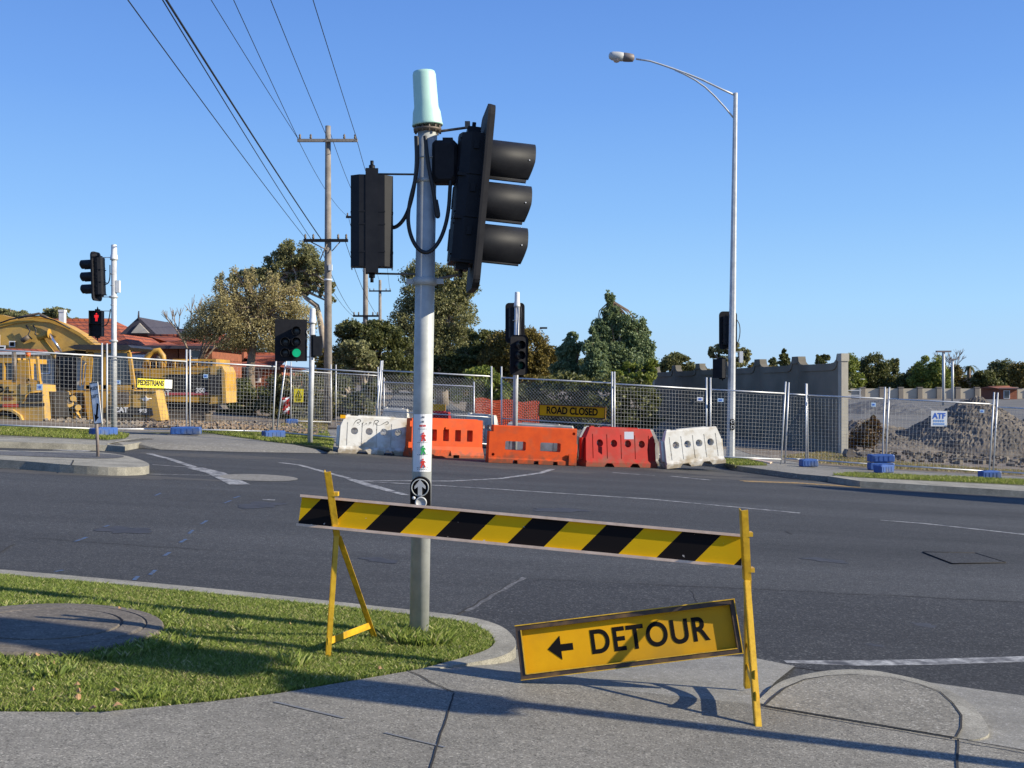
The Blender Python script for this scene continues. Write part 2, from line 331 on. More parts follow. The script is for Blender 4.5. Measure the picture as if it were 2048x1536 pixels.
def text(s, size, T, m, name, parent, bold=0., depth=.002, align='CENTER', sx=1.0, spacing=1.0):
    cu = bpy.data.curves.new('t', 'FONT'); cu.body = s; cu.size = size; cu.extrude = depth; cu.offset = bold; cu.align_x = align; cu.align_y = 'CENTER'; cu.space_character = spacing
    o = bpy.data.objects.new('t', cu); C.objects.link(o); bpy.context.view_layer.update()
    me = bpy.data.meshes.new_from_object(o.evaluated_get(bpy.context.evaluated_depsgraph_get())); bpy.data.objects.remove(o)
    me.transform(Matrix.Diagonal((sx, 1, 1, 1))); me.transform(T); me.materials.clear(); me.materials.append(m)
    r = bpy.data.objects.new(name, me); C.objects.link(r); r.parent = parent; return r
def frame(o, xdir, ydir):          # matrix with local x -> xdir, local y -> ydir, z -> normal
    x = Vector(xdir).normalized(); y = Vector(ydir); y = (y - x * y.dot(x)).normalized(); z = x.cross(y)
    M = Matrix.Identity(4)
    for i in range(3): M[i][0] = x[i]; M[i][1] = y[i]; M[i][2] = z[i]; M[i][3] = o[i]
    return M

# ---------------------------------------------------------------- ground sheets
def sheet(name, pts, m, thick=0., kind='structure'):     # pts: list of 3D vectors
    b = MB()
    if thick: b.prism(pts, (0, 0, -thick))
    else: b.add(pts, [tuple(range(len(pts)))])
    o = b.build(name, m)
    if not thick:                                       # make sure it looks up
        me = o.data
        if me.polygons[0].normal.z < 0: me.flip_normals()
    return tag(o, kind=kind) if kind else o
def chk(l, n=2):
    for _ in range(n):
        o = [l[0]]
        for i in range(len(l) - 1): o += [tuple(l[i][k] * .75 + l[i + 1][k] * .25 for k in range(2)), tuple(l[i][k] * .25 + l[i + 1][k] * .75 for k in range(2))]
        l = o + [l[-1]]
    return l
def GP(l, dz=0.): return [G(p[0], p[1], (p[2] if len(p) > 2 else dz)) for p in l]
# terrain to the horizon
xs = np.concatenate([np.linspace(-900, -60, 16), np.linspace(-56, 90, 60), np.linspace(100, 900, 14)])
ys = np.concatenate([np.array([-60, 0, 10, 20, 28, 33.0]), np.linspace(36, 160, 48), np.array([190, 240, 320, 450, 700, 1100, 1600])])
tv = []
for yy in ys:
    for xx in xs:
        if yy < 34.5: z = zp(max(-40, min(40, xx)), yy) - .35
        else: z = zg(max(-.9 * yy, min(.9 * yy, xx)), yy) if yy > 40 else zp(max(-40, min(40, xx)), yy)
        if yy > 200: z = z - (yy - 200) * .004
        tv.append((xx, yy, z))
nx = len(xs); tf = [(j * nx + i, j * nx + i + 1, (j + 1) * nx + i + 1, (j + 1) * nx + i) for j in range(len(ys) - 1) for i in range(nx - 1)]
tb = MB(); tb.v = tv; tb.f = tf; tb.mi = [0] * len(tf); tb.sm = [True] * len(tf)
tag(tb.build('ground', dirt), kind='structure')
def planequad(x0, x1, y0, y1, dz): return [Vector((x, y, zp(x, y) + dz)) for x, y in ((x0, y0), (x1, y0), (x1, y1), (x0, y1))]
sheet('road', planequad(-60, 60, 3.0, 36.2, -.12), asphalt)
# near footpath
foot = GP([(840, 1338), (1180, 1372), (1530, 1411), (1915, 1476), (2048, 1500), (2300, 1546)]) + [Vector((9, 3.6, zp(9, 3.6))), Vector((9, -3, zp(9, -3))), Vector((-9, -3, zp(-9, -3))), Vector((-9, 3.2, zp(-9, 3.2)))] + \
    GP([(-300, 1440), (0, 1423), (200, 1424), (420, 1403), (560, 1386), (700, 1362)])
sheet('footpath', foot, aggregate, .3)
grassout = [(-300, 1126), (0, 1147), (300, 1174), (500, 1194), (800, 1226), (900, 1238), (950, 1248), (982, 1266), (992, 1285), (975, 1300), (930, 1314), (840, 1338), (700, 1362), (560, 1386), (420, 1403), (200, 1424), (0, 1423), (-300, 1440)]
sheet('verge', GP(grassout, -.012), soil, .3)
kerbout = [(-300, 1117), (0, 1138), (300, 1165), (500, 1184), (800, 1217), (900, 1228), (960, 1237), (1005, 1252), (1028, 1272), (1034, 1290), (1020, 1306), (985, 1318), (930, 1327), (850, 1340)]
kin = [(840, 1338), (930, 1314), (975, 1300), (992, 1285), (982, 1266), (950, 1248), (900, 1238), (800, 1226), (500, 1194), (300, 1174), (0, 1147), (-300, 1126)]
sheet('kerb', GP(chk(kerbout), .0) + GP(chk(kin), .0), concrete, .3)
# pram ramp and gutter
ramp = [(846, 1339, -.001), (930, 1327, -.02), (985, 1318, -.05), (1020, 1306, -.09), (1040, 1296, -.113), (1270, 1306, -.113), (1500, 1314, -.113), (1590, 1332, -.113), (1552, 1362, -.05), (1518, 1400, -.006), (1530, 1411, -.001), (1180, 1372, -.001)]
sheet('gutter', GP(ramp), gutterc)
ramp2 = [(1958, 1381, -.113), (2048, 1391, -.113), (2300, 1425, -.113), (2400, 1480, -.06), (2300, 1546, -.001), (2048, 1500, -.001), (1915, 1476, -.001), (1984, 1466, -.03), (1976, 1428, -.09)]
rq = GP([(1840, 1362, -.113), (1840, 1465, -.001), (2060, 1393, -.113), (2060, 1503, .002), (2300, 1425, -.113), (2300, 1547, .002), (2600, 1466, -.113), (2600, 1604, .002)])
b = MB(); b.add(rq, [(2 * i, 2 * i + 2, 2 * i + 3, 2 * i + 1) for i in range(3)], True); tag(b.build('gutter', gutterc), kind='structure')
# raised kerb nose with aggregate infill
isl_out = [(1512, 1405), (1532, 1385), (1558, 1363), (1600, 1350), (1650, 1341), (1700, 1338), (1745, 1340), (1785, 1347), (1850, 1361), (1900, 1380), (1940, 1405), (1966, 1435), (1980, 1460), (1976, 1472), (1950, 1480), (1915, 1476)]
sheet('kerb', GP(chk(isl_out), .004), concrete, .2)
isl_in = [(1530, 1410), (1545, 1395), (1570, 1375), (1610, 1358), (1660, 1350), (1720, 1348), (1780, 1353), (1840, 1368), (1880, 1383), (1905, 1405), (1923, 1430), (1922, 1455), (1912, 1474)]
sheet('footpath', GP(chk(isl_in), .009), islandmat)
def strip(pl, wd, m, dz, name, kind='structure', per=False):      # ribbon of width wd along px polyline
    pts = [G(p[0], p[1], dz) for p in pl]; b = MB(); vv = []
    for i, p in enumerate(pts):
        t = (pts[min(i + 1, len(pts) - 1)] - pts[max(i - 1, 0)]); t.z = 0; t.normalize(); nrm = Vector((-t.y, t.x, 0))
        ww = wd[i] if isinstance(wd, (list, tuple)) else wd
        for sg in (-1, 1):
            q = p + nrm * sg * ww / 2; q.z = zp(q.x, q.y) + dz; vv.append(q)
    o = b.add(vv, [(2 * i, 2 * i + 2, 2 * i + 3, 2 * i + 1) for i in range(len(pts) - 1)]).build(name, m)
    if o.data.polygons[0].normal.z < 0: o.data.flip_normals()
    return tag(o, kind=kind)
def jag(a, b, n, j): return [(a[0] + (b[0] - a[0]) * i / n + (random.uniform(-j, j) if 0 < i < n else 0), a[1] + (b[1] - a[1]) * i / n + (random.uniform(-j, j) * .4 if 0 < i < n else 0)) for i in range(n + 1)]
strip(jag((815, 1340), (908, 1384), 8, 3), .008, jointm, .004, 'pavement_joint')
strip(jag((908, 1386), (903, 1402), 3, 1) + jag((902, 1404), (858, 1545), 9, 1.5), .008, jointm, .004, 'pavement_joint')
strip(jag((1515, 1409), (1918, 1477), 12, 2) + jag((1922, 1478), (2120, 1513), 6, 2), .011, jointm, .0125, 'pavement_joint')
strip(jag((1916, 1478), (1914, 1560), 6, 1.2), .010, jointm, .0045, 'pavement_joint')
strip(isl_in[:6], [.006, .014, .012, .009, .006, .004], jointm, .0125, 'pavement_joint')
strip(isl_in[6:], [.004, .007, .008, .008, .009, .010, .008], jointm, .0125, 'pavement_joint')
# road markings
def line(pl, wd, m=paintw, dz=-.116): return strip(pl, wd, m, dz, 'road_marking')
line([(298, 907), (340, 918), (388, 934)], .14); line([(388, 935), (430, 945), (480, 969)], .32, dz=-.1155)
line([(560, 925), (600, 930), (650, 944), (700, 957)], .12); line([(700, 958), (745, 972), (812, 990)], [.16, .22, .12], dz=-.1155)
line([(715, 962), (900, 972), (1100, 985), (1300, 998), (1600, 1026)], .11)
line([(700, 961), (900, 962), (1000, 957), (1080, 946), (1105, 938)], .12, dz=-.1157)
line([(1760, 1040), (1850, 1047), (2080, 1072)], [.05, .12, .12])
line([(305, 929), (390, 935), (440, 951), (300, 948), (140, 945)], .07, dz=-.1158)
line([(110, 899), (180, 902)], .45); line([(1225, 945), (1310, 951)], .10); line([(1340, 952), (1420, 960)], .16)
line([(1570, 1323), (1700, 1326), (1850, 1324), (2200, 1313)], [.06, .13, .14, .14])
line([(1485, 962), (1600, 966), (1720, 974)], .35, painty); line([(700, 1001), (730, 1003)], .1)
line([(525, 999), (550, 1000)], .09)
for a, b_ in (((360, 1085), (372, 1078)), ((378, 1067), (386, 1060)), ((402, 1048), (414, 1041)), ((328, 1112), (340, 1104)), ((150, 1083), (174, 1074)), ((310, 991), (322, 986)), ((448, 1006), (462, 1001)), ((467, 996), (480, 992)), ((208, 1054), (218, 1050)), ((268, 1160), (276, 1152)), ((110, 1143), (126, 1140)), ((300, 1149), (311, 1140))):
    strip([a, b_], .032, bluepaint, -.1162, 'spray_mark')
bluefade = mat('faded blue chalk', (.13, .145, .17), .95, (.18, .175, .165), 30, detail=9)
strip([(550, 1403), (690, 1436)], .02, bluefade, .0035, 'spray_mark'); strip([(770, 1465), (890, 1494)], .014, bluefade, .0035, 'spray_mark')
strip(jag((1040, 1157), (1000, 1180), 5, 3) + jag((990, 1184), (915, 1228), 8, 3), [.012] * 6 + [.02] * 9, jointm, -.1163, 'road_crack')
strip(jag((1048, 1155), (1008, 1178), 5, 3) + jag((998, 1182), (930, 1222), 8, 3), .05, oldasphalt, -.1168, 'road_patch')
for a, b_, w_ in (((0, 1105), (30, 1088), .02), ((1571, 1062), (1586, 1068), .025), ((1860, 960 + 178), (1400, 1100), .0),):
    if w_: strip(jag(a, b_, 5, 2), w_, jointm, -.1163, 'road_crack')
sheet('road_patch', GP([(925, 1231, -.1175), (1045, 1158, -.1175), (1400, 1172, -.1175), (2048, 1203, -.1175), (2400, 1222, -.1175), (2400, 1450, -.1175), (2048, 1396, -.1175), (1600, 1336, -.1175), (1270, 1312, -.1175), (1040, 1300, -.1175), (1034, 1275, -.1175)]), newasphalt)
for a, b_, w_ in (((1060, 1157), (2048, 1204), .010), ((1180, 1008), (900, 985), .012), ((1380, 1180), (1450, 1290), .008), ((60, 1075), (420, 1100), .01)): strip(jag(a, b_, 14, 2.5), w_, jointm, -.1155, 'road_crack')
stain = mat('oil stained asphalt', (.026, .026, .029), .75, (.046, .046, .052), 7, detail=9)
dust = mat('dusty asphalt', (.075, .07, .062), .95, (.046, .045, .047), 5, detail=9)
def blotch(px, py, rx, ry, m, dz):
    c = G(px, py, dz); n = 22; ph = random.uniform(0, 6); vv = []
    for k in range(n):
        a = 2 * math.pi * k / n; q = 1 + .28 * math.sin(2 * a + ph) + .18 * math.sin(5 * a + ph * 2) + random.uniform(-.1, .1); x, y = c.x + rx * q * math.cos(a), c.y + ry * q * math.sin(a); vv.append(Vector((x, y, zp(x, y) + dz)))
    sheet('road_stain', vv, m)
for (a, b_, rx, ry) in ((250, 1060, .22, .3), (760, 1120, .16, .14), (1300, 1060, .3, .22), (1650, 1120, .2, .16), (1120, 1020, .35, .3), (520, 1010, .3, .35), (1850, 1250, .10, .07), (1500, 1240, .07, .05), (1750, 1290, .05, .05)): blotch(a, b_, rx, ry, stain, -.1168)
for (a, b_, rx, ry) in ((760, 912, 1.2, .5), (1050, 938, 1.5, .4), (1400, 946, 1.4, .5), (430, 912, 1.6, .5), (200, 950, 1.8, .35), (1560, 962, 1.6, .5)): blotch(a, b_, rx, ry, dust, -.1182)
# manhole and service pit in the road
def disc(name, c, r, m, dz, n=28, kind='structure', label=None, cat=None):
    vv = []
    for k in range(n):
        x = c.x + r * math.cos(2 * math.pi * k / n); y = c.y + r * math.sin(2 * math.pi * k / n); vv.append(Vector((x, y, zp(x, y) + dz)))
    return sheet(name, vv, m, kind=kind)
o = disc('manhole_cover', G(518, 955, -.115), .62, drivec, -.114, kind=None); tag(o, 'round pale concrete manhole cover flush with the road beyond the striped board', 'manhole cover')
pit = thing('service_cover', 'square iron service cover in the road at right with dark gaps', 'service cover', G(1935, 1116, -.12))
pc = [G(1845, 1104, -.112), G(1950, 1106, -.112), G(2012, 1125, -.112), G(1905, 1127, -.112)]
sheet('lid', pc, newasphalt, kind=None).parent = pit
MBp = MB()
for i in range(4):
    a, b_ = pc[i], pc[(i + 1) % 4]; MBp.tube([a, b_], .006, 4)
MBp.build('rim', jointm, pit)
for ch in pit.children:
    ch.matrix_parent_inverse = Matrix.Translation(-pit.location)
# pit with round concrete lid on the grass
pl = thing('inspection_cover', 'large round concrete pit lid half in shade sunk in the near lawn', 'pit cover', G(92, 1262, 0))
o_ = pl.location
tiltv = lambda x, y: -.053 * x - .008 * y
def ringmesh(prof, mname, m):
    b = MB(); n = 40; vv = []
    for (r, h) in prof:
        for k in range(n):
            q = 2 * math.pi * k / n; x, y = r * math.cos(q), r * math.sin(q); vv.append((x, y, tiltv(x, y) + h))
    ff = [(i * n + k, i * n + (k + 1) % n, (i + 1) * n + (k + 1) % n, (i + 1) * n + k) for i in range(len(prof) - 1) for k in range(n)] + [tuple((len(prof) - 1) * n + k for k in range(n))]
    b.add(vv, ff); return b.build(mname, m, pl)
lidc = speckle('pit concrete', (.145, .125, .10), (.09, .08, .068), (.22, .19, .16), 90, (.8, 1.15), 1.6, bump=.4)
ringmesh([(.64, -.1), (.63, .02), (.62, .032), (.54, .038), (.535, .030)], 'surround', lidc)
ringmesh([(.53, .020), (.53, .036), (.515, .042), (.41, .044), (.405, .034), (.395, .034), (.39, .046), (.02, .050)], 'lid', lidc)

# far side kerbs, verges, driveway, median
fl = [(-500, 868), (0, 880), (215, 887), (232, 893)]
sheet('kerb', GP([(-500, 858), (-500, 872), (0, 883), (215, 890), (250, 893), (240, 886), (215, 881), (0, 874)]), concrete, .25)
backL = [Vector((-60, 36.1, zp(-60, 36.1))), Vector((-60, 21, zp(-60, 21)))]
sheet('verge', GP([(0, 870.5), (215, 880), (250, 877), (258, 872), (215, 862), (0, 856), (-500, 845), (-500, 860)], .006), soil, .2)
sheet('footpath', GP([(-500, 860), (0, 872), (215, 882), (262, 884), (300, 880), (480, 884), (660, 890), (700, 888), (900, 876)]) + [Vector((-1.5, 36, zp(-1.5, 36))), Vector((-60, 36, zp(-60, 36))), Vector((-60, 26, zp(-60, 26)))], drivec, .3)
sheet('gutter', GP([(245, 893.5, -.113), (320, 899, -.113), (480, 904, -.113), (668, 907, -.113), (720, 900, -.09), (700, 887.5, .002), (660, 889.5, .002), (480, 883.5, .002), (300, 879.5, .002), (262, 883.5, .002)]), drivec)
sheet('verge', GP([(250, 866), (430, 868), (560, 886), (640, 893), (665, 898), (668, 884), (655, 866), (600, 850), (420, 852), (400, 862)], .006), soil, .05)
sheet('yard', GP([(-500, 843), (0, 854), (215, 859), (400, 861), (540, 864), (655, 852)], .012) + [Vector((-5, 36.2, zp(-5, 36.2) + .012)), Vector((-60, 36.2, zp(-60, 36.2) + .012))], dirt, .05)
b = MB()                                            # broken kerb return at the driveway
sheet('kerb', GP(chk([(215, 887, .02), (232, 891, .02), (250, 890, .02), (300, 881, .02), (312, 877, .02), (280, 876, .02), (250, 878, .02)])), concrete, .2)
med = [(-500, 885), (0, 901), (180, 903), (240, 908), (285, 920), (303, 930), (285, 934), (230, 935), (140, 930), (0, 918), (-500, 890)]
mo = GP(chk(med), .01)
sheet('kerb', mo, concrete, .25)
sheet('median', GP(chk([(-500, 886), (0, 903), (180, 905), (235, 909), (255, 914), (200, 918), (0, 910), (-500, 888)]), .015), oldasphalt)
strip(jag((147, 920), (143, 931), 3, 1), .02, jointm, .0155, 'pavement_joint')
# right far side
sheet('footpath', GP([(1150, 905), (1455, 926), (1470, 931), (1600, 948), (1660, 953), (1700, 946), (2048, 960), (2500, 985)]) + [Vector((60, 20, zp(60, 20))), Vector((60, 36, zp(60, 36))), Vector((2.5, 36, zp(2.5, 36)))], drivec, .3)
sheet('kerb', GP([(1655, 952, .01), (1720, 962, .01), (2048, 982, .01), (2500, 1012, .01), (2500, 998, .01), (2048, 969, .01), (1690, 950, .01)]), concrete, .3)
sheet('verge', GP([(1665, 950), (1720, 955), (2048, 971), (2500, 999), (2500, 988), (2048, 961), (1700, 947)], .014), soil, .1)
sheet('verge', GP([(1452, 927), (1470, 931), (1535, 931), (1500, 922), (1460, 916), (1440, 920)], .006), soil, .05)
sheet('yard', GP([(1500, 908), (1620, 928), (1770, 938), (2048, 953), (2500, 976)], .008) + [Vector((60, 22, zp(60, 22) + .008)), Vector((60, 36.2, zp(60, 36.2) + .008)), Vector((7.4, 36.2, zp(7.4, 36.2) + .008))], dirt, .05)
# closed road running away in the middle
rv = []
cl = [(760, 1080, 27), (745, 1110, 34), (758, 1000, 44), (772, 930, 58), (790, 880, 80), (796, 850, 110), (799, 840, 125)]
for (a, b2, Y) in cl:
    for pxx in (a, b2): q = gx(pxx, Y); q.z = (zp(q.x, Y) - .11 if Y < 36 else zg(q.x, Y) + .03); rv.append(q)
b = MB(); b.add(rv[2:], [(2 * i, 2 * i + 2, 2 * i + 3, 2 * i + 1) for i in range(len(cl) - 2)]); tag(b.build('road', oldasphalt), kind='structure')
# ---- grass blades
def chk(l, n=2):
    for _ in range(n):
        o = [l[0]]
        for i in range(len(l) - 1): o += [tuple(l[i][k] * .75 + l[i + 1][k] * .25 for k in range(2)), tuple(l[i][k] * .25 + l[i + 1][k] * .75 for k in range(2))]
        l = o + [l[-1]]
    return l
def pip(x, y, poly):
    c = False; n = len(poly); j = n - 1
    for i in range(n):
        if ((poly[i].y > y) != (poly[j].y > y)) and x < (poly[j].x - poly[i].x) * (y - poly[i].y) / (poly[j].y - poly[i].y) + poly[i].x: c = not c
        j = i
    return c
def inpoly(X, Y, poly):
    c = np.zeros(len(X), bool); n = len(poly); j = n - 1
    for i in range(n):
        yi, yj, xi, xj = poly[i].y, poly[j].y, poly[i].x, poly[j].x
        if yi != yj: c ^= ((yi > Y) != (yj > Y)) & (X < (xj - xi) * (Y - yi) / (yj - yi) + xi)
        j = i
    return c
def grass(name, polys, dens, h, wd, m, dz=0, excl=None, clump=.35):
    V = []; tot = 0
    for poly in polys:
        x0, x1 = min(p.x for p in poly), max(p.x for p in poly); y0, y1 = min(p.y for p in poly), max(p.y for p in poly)
        n = int((x1 - x0) * (y1 - y0) * dens); X = rng.uniform(x0, x1, n); Y = rng.uniform(y0, y1, n)
        k = inpoly(X, Y, poly)
        if excl: k &= ((X - excl[0]) ** 2 + (Y - excl[1]) ** 2) > excl[2] ** 2
        X = X[k]; Y = Y[k]; Z = .13 - .053 * X - .008 * Y + dz; n = len(X)
        f = .5 + .5 * np.sin(X * 3.1 + 1.3 * np.sin(Y * 4.1)) * np.sin(Y * 3.7 + np.sin(X * 5.3))
        H = h * (.45 + clump * 1.6 * f * rng.random(n) + .5 * rng.random(n)); A = rng.uniform(0, 2 * math.pi, n); B = rng.uniform(0, 2 * math.pi, n)
        L = rng.uniform(.15, 1.0, n) * H; wx = np.cos(A) * wd / 2; wy = np.sin(A) * wd / 2
        q = np.stack([np.stack([X - wx, Y - wy, Z], 1), np.stack([X + wx, Y + wy, Z], 1),
                      np.stack([X + wx * .7 + np.cos(B) * L * .35, Y + wy * .7 + np.sin(B) * L * .35, Z + H * .62], 1),
                      np.stack([X + np.cos(B) * L, Y + np.sin(B) * L, Z + H], 1)], 1)
        V.append(q.reshape(-1, 3)); tot += n
    V = np.concatenate(V); Fc = np.arange(tot * 4).reshape(-1, 4)
    return tag(rawmesh(name, V, Fc, m), kind='stuff')
gm = leafmat('grass blades', (.13, .19, .03), (.31, .37, .085), (.60, .53, .28), .4)
ng = GP([(-300, 1128), (0, 1149), (300, 1176), (500, 1196), (800, 1228), (900, 1240), (950, 1250), (980, 1267), (988, 1285), (970, 1299), (928, 1312), (836, 1336), (700, 1360), (560, 1384), (420, 1401), (200, 1422), (0, 1421), (-300, 1436)])
grass('grass', [ng], 26000, .030, .0036, gm, -.012, (pl.location.x, pl.location.y, .62))
tuft = [Vector((pl.location.x + .0 + .8 * math.cos(a), pl.location.y + .8 * math.sin(a), 0)) for a in np.linspace(0, 6.28, 20)]
grass('grass', [tuft], 9000, .05, .005, gm, -.01, (pl.location.x, pl.location.y, .62))
base = [Vector((-.54 + .2 * math.cos(a), 6.41 + .2 * math.sin(a), 0)) for a in np.linspace(0, 6.28, 16)]
def patch(px, py, r): c = G(px, py); return [Vector((c.x + r * (1 + .3 * math.sin(3 * a + px)) * math.cos(a), c.y + r * (1 + .3 * math.sin(2 * a + py)) * math.sin(a), 0)) for a in np.linspace(0, 6.28, 22)]
straw = leafmat('straw blades', (.30, .24, .12), (.58, .48, .27), (.42, .36, .16), .35)
grass('grass', [patch(a, b_, r) for a, b_, r in ((330, 1340, .25), (600, 1330, .15), (520, 1300, .22), (150, 1340, .2), (700, 1318, .12), (420, 1230, .3), (60, 1390, .2), (800, 1290, .15), (250, 1190, .25), (640, 1230, .2), (450, 1350, .2))], 7000, .022, .0034, straw, -.01)
grass('grass', [patch(a, b_, r) for a, b_, r in ((590, 1330, .07), (100, 1350, .09), (480, 1260, .06), (300, 1395, .08), (380, 1300, .05))], 9000, .065, .006, gm, -.01)
grass('grass', [base], 9000, .075, .006, gm, -.01)
gm2 = leafmat('verge grass blades', (.15, .20, .03), (.29, .33, .07), (.50, .43, .20), .35)
far_g = [GP(l) for l in ([(0, 870.5), (215, 880), (250, 877), (258, 872), (215, 862), (0, 856), (-200, 852), (-200, 866)],
         [(430, 868), (560, 886), (640, 893), (665, 898), (668, 884), (655, 866), (600, 850), (560, 862), (400, 864)],
         [(1665, 951), (1720, 956), (2048, 971), (2200, 980), (2200, 972), (2048, 961), (1700, 948)],
         [(1452, 927), (1470, 931), (1535, 931), (1500, 922), (1460, 916), (1440, 920)],
         )]
grass('grass', far_g, 1500, .06, .014, gm2, .008)
dry = leafmat('dry grass blades', (.22, .19, .07), (.36, .28, .14), (.18, .24, .06), .3)
grass('grass', [GP(l) for l in ([(1560, 915), (1620, 926), (1770, 938), (2048, 952), (2048, 944), (1800, 926), (1640, 905)], [(560, 862), (655, 866), (655, 845), (600, 838), (560, 850)])], 350, .07, .016, dry, .01)
# fallen leaves
lm = mat('dead leaf', (.24, .13, .055), .8, (.36, .22, .11), 30)
for (a, b2, s_) in ((72, 1312, .035), (155, 1370, .03), (157, 1383, .022), (65, 1380, .028), (230, 1382, .045), (232, 1413, .05), (186, 1418, .035), (155, 1395, .035), (420, 1222, .025), (580, 1250, .02), (760, 1338, .03), (108, 1328, .02), (238, 1218, .022), (146, 1188, .02), (862, 1280, .04)):
    c = G(a, b2, .03); s_ *= .62; an = random.uniform(0, 6); q = []
    for k, rr in enumerate((1, .7, .9, .45, .85, .6)): q.append((c.x + s_ * rr * math.cos(an + k * 1.05), c.y + s_ * rr * math.sin(an + k * 1.05), c.z + random.uniform(-.006, .014)))
    mb = MB(); mb.add(q + [(c.x, c.y, c.z + .018)], [(k, (k + 1) % 6, 6) for k in range(6)])
    tag(mb.build('fallen_leaf', lm, origin=c), 'small curled brown dead leaf lying on the near lawn', 'leaf', 'dead leaves scattered on the near lawn')

# ================================================================ traffic signals
def Rz(a): return Matrix.Rotation(R(a), 4, 'Z')
def Rx(a): return Matrix.Rotation(R(a), 4, 'X')
def wb(b, name, m, root):
    """parts given in world coordinates under an unrotated root"""
    if isinstance(b, MB):
        l = root.location; b.v = [(p[0] - l.x, p[1] - l.y, p[2] - l.z) for p in b.v]
    return b.build(name, m, root)
lensoff = mat('dark lens', (.03, .028, .03), .25); lensgr = mat('dim green lens', (.02, .12, .08), .3)
lensG = mat('lit green lens', (.02, .35, .18), .4, emit=(.01, .60, .27), es=.33)
lensR = mat('lit red figure', (.6, .02, .02), .4, emit=(1., .02, .02), es=.45)
def rrect(wd, h, r, n=5, cx=0, cz=0):
    out = []
    for (sx, sz, a0) in ((1, 1, 0), (-1, 1, 90), (-1, -1, 180), (1, -1, 270)):
        for k in range(n + 1):
            a = R(a0 + 90 * k / n); out.append((cx + sx * (wd / 2 - r) + r * math.cos(a), cz + sz * (h / 2 - r) + r * math.sin(a)))
    return out
def lantern(root, T, n=3, cols=((0, (0, 1, 2)),), board=(.46, 1.08), pitch=.26, dia=.225, vlen=.27, lit=None, hw=.30, hd=.19, boff=0., glow=False, bevel=.1, lip=True):
    """faces -Y in its own frame; cols: (x offset, rows)"""
    for (cx, rows) in cols:
        H = MB(T)
        for r_ in rows:
            z = (1 - r_) * pitch
            sec = [(-hw / 2, 0), (-hw / 2, hd * .55), (-hw * .36, hd * .9), (-hw * .15, hd), (hw * .15, hd), (hw * .36, hd * .9), (hw / 2, hd * .55), (hw / 2, 0)]
            H.prism([(cx + a, b_, z - pitch / 2 + .004) for a, b_ in sec], (0, 0, pitch - .008))
            H.box((cx, hd * .5, z - pitch / 2), (hw * .94, hd * .9, .02))
            H.box((cx - hw / 2 - .006, hd * .35, z + .05), (.012, .03, .05)); H.box((cx + hw / 2 + .006, hd * .35, z + .05), (.012, .03, .05))
        zt = (1 - rows[0]) * pitch + pitch / 2; zb = (1 - rows[-1]) * pitch - pitch / 2
        for zz, sg in ((zt, 1), (zb, -1)):
            H.box((cx, hd * .45, zz + sg * .02), (hw * .5, hd * .5, .05)); H.tube([(cx, hd * .45, zz + sg * .03), (cx, hd * .45, zz + sg * .085)], .012, 8)
        for r_ in rows:
            z = (1 - r_) * pitch
            for sx in (-1, 1):
                for sz in (-1, 1): H.lathe([(.006, 0), (.006, .006), (.001, .007)], (cx + sx * hw * .32, hd * .92, z + sz * pitch * .36), 6, Matrix.Rotation(R(-90), 3, 'X'))
            H.box((cx + hw / 2 + .004, hd * .3, z - .04), (.018, .05, .022)); H.box((cx, hd * 1.0, z), (hw * .2, .012, pitch * .5))
        H.build('lantern_housing', black, root)
        for r_ in rows:
            z = (1 - r_) * pitch
            lm_ = lensoff
            if lit and (cx, r_) == lit[0]: lm_ = lit[1]
            Lb = MB(T); Lb.lathe([(.001, .016), (dia * .3, .013), (dia * .46, .004)], (cx, -.004, z), 20, Matrix.Rotation(R(90), 3, 'X') @ Matrix.Diagonal((1, 1, 1)), cap=False)
            Lb.build('lens', lm_, root)
            V = MB(T); nn = 26; vv = []; ff = []
            for k in range(nn + 1):
                a = R(-62 + (304) * k / nn)                                  # gap at the bottom
                ln = vlen * (1 - .10 * (max(0, -math.sin(a)) ** 1.2) - .0 * abs(math.cos(a)))
                if math.sin(a) > .2: ln *= 1.0
                for (rr, yy) in ((dia / 2, -.002), (dia / 2, -ln), (dia / 2 - .006, -ln), (dia / 2 - .006, -.002)):
                    vv.append((cx + rr * math.cos(a), yy, z + rr * math.sin(a)))
            for k in range(nn):
                for j in range(3): ff.append((k * 4 + j, k * 4 + j + 1, (k + 1) * 4 + j + 1, (k + 1) * 4 + j))
            V.add(vv, ff, True); vo = V.build('visor', black, root)
            if pitch == .25 and dia > .23:
                for a in (R(0), R(180), R(90)):
                    V = MB(T); V.lathe([(.0045, 0), (.003, .003)], (cx + dia / 2 * math.cos(a), -vlen * .88, z + dia / 2 * math.sin(a)), 8, Vector((math.cos(a), 0, math.sin(a))).to_track_quat('Z', 'Y').to_matrix()); V.build('rivet', whitep, vo)
    if board:
        B = MB(T); zc = boff; ol = rrect(board[0], board[1], bevel)
        xo = sum(c[0] for c in cols) / len(cols)
        B.prism([(xo + a, .012, zc + b_) for a, b_ in ol], (0, -.014, 0))
        if lip:
            nO = len(ol)
            for i in range(nO):
                a, b_ = ol[i], ol[(i + 1) % nO]; 
                B.add([(xo + a[0], -.002, zc + a[1]), (xo + b_[0], -.002, zc + b_[1]), (xo + b_[0] * .985, -.03, zc + b_[1] * .993), (xo + a[0] * .985, -.03, zc + a[1] * .993)], [(0, 1, 2, 3)])
        B.build('backboard', blackm, root)
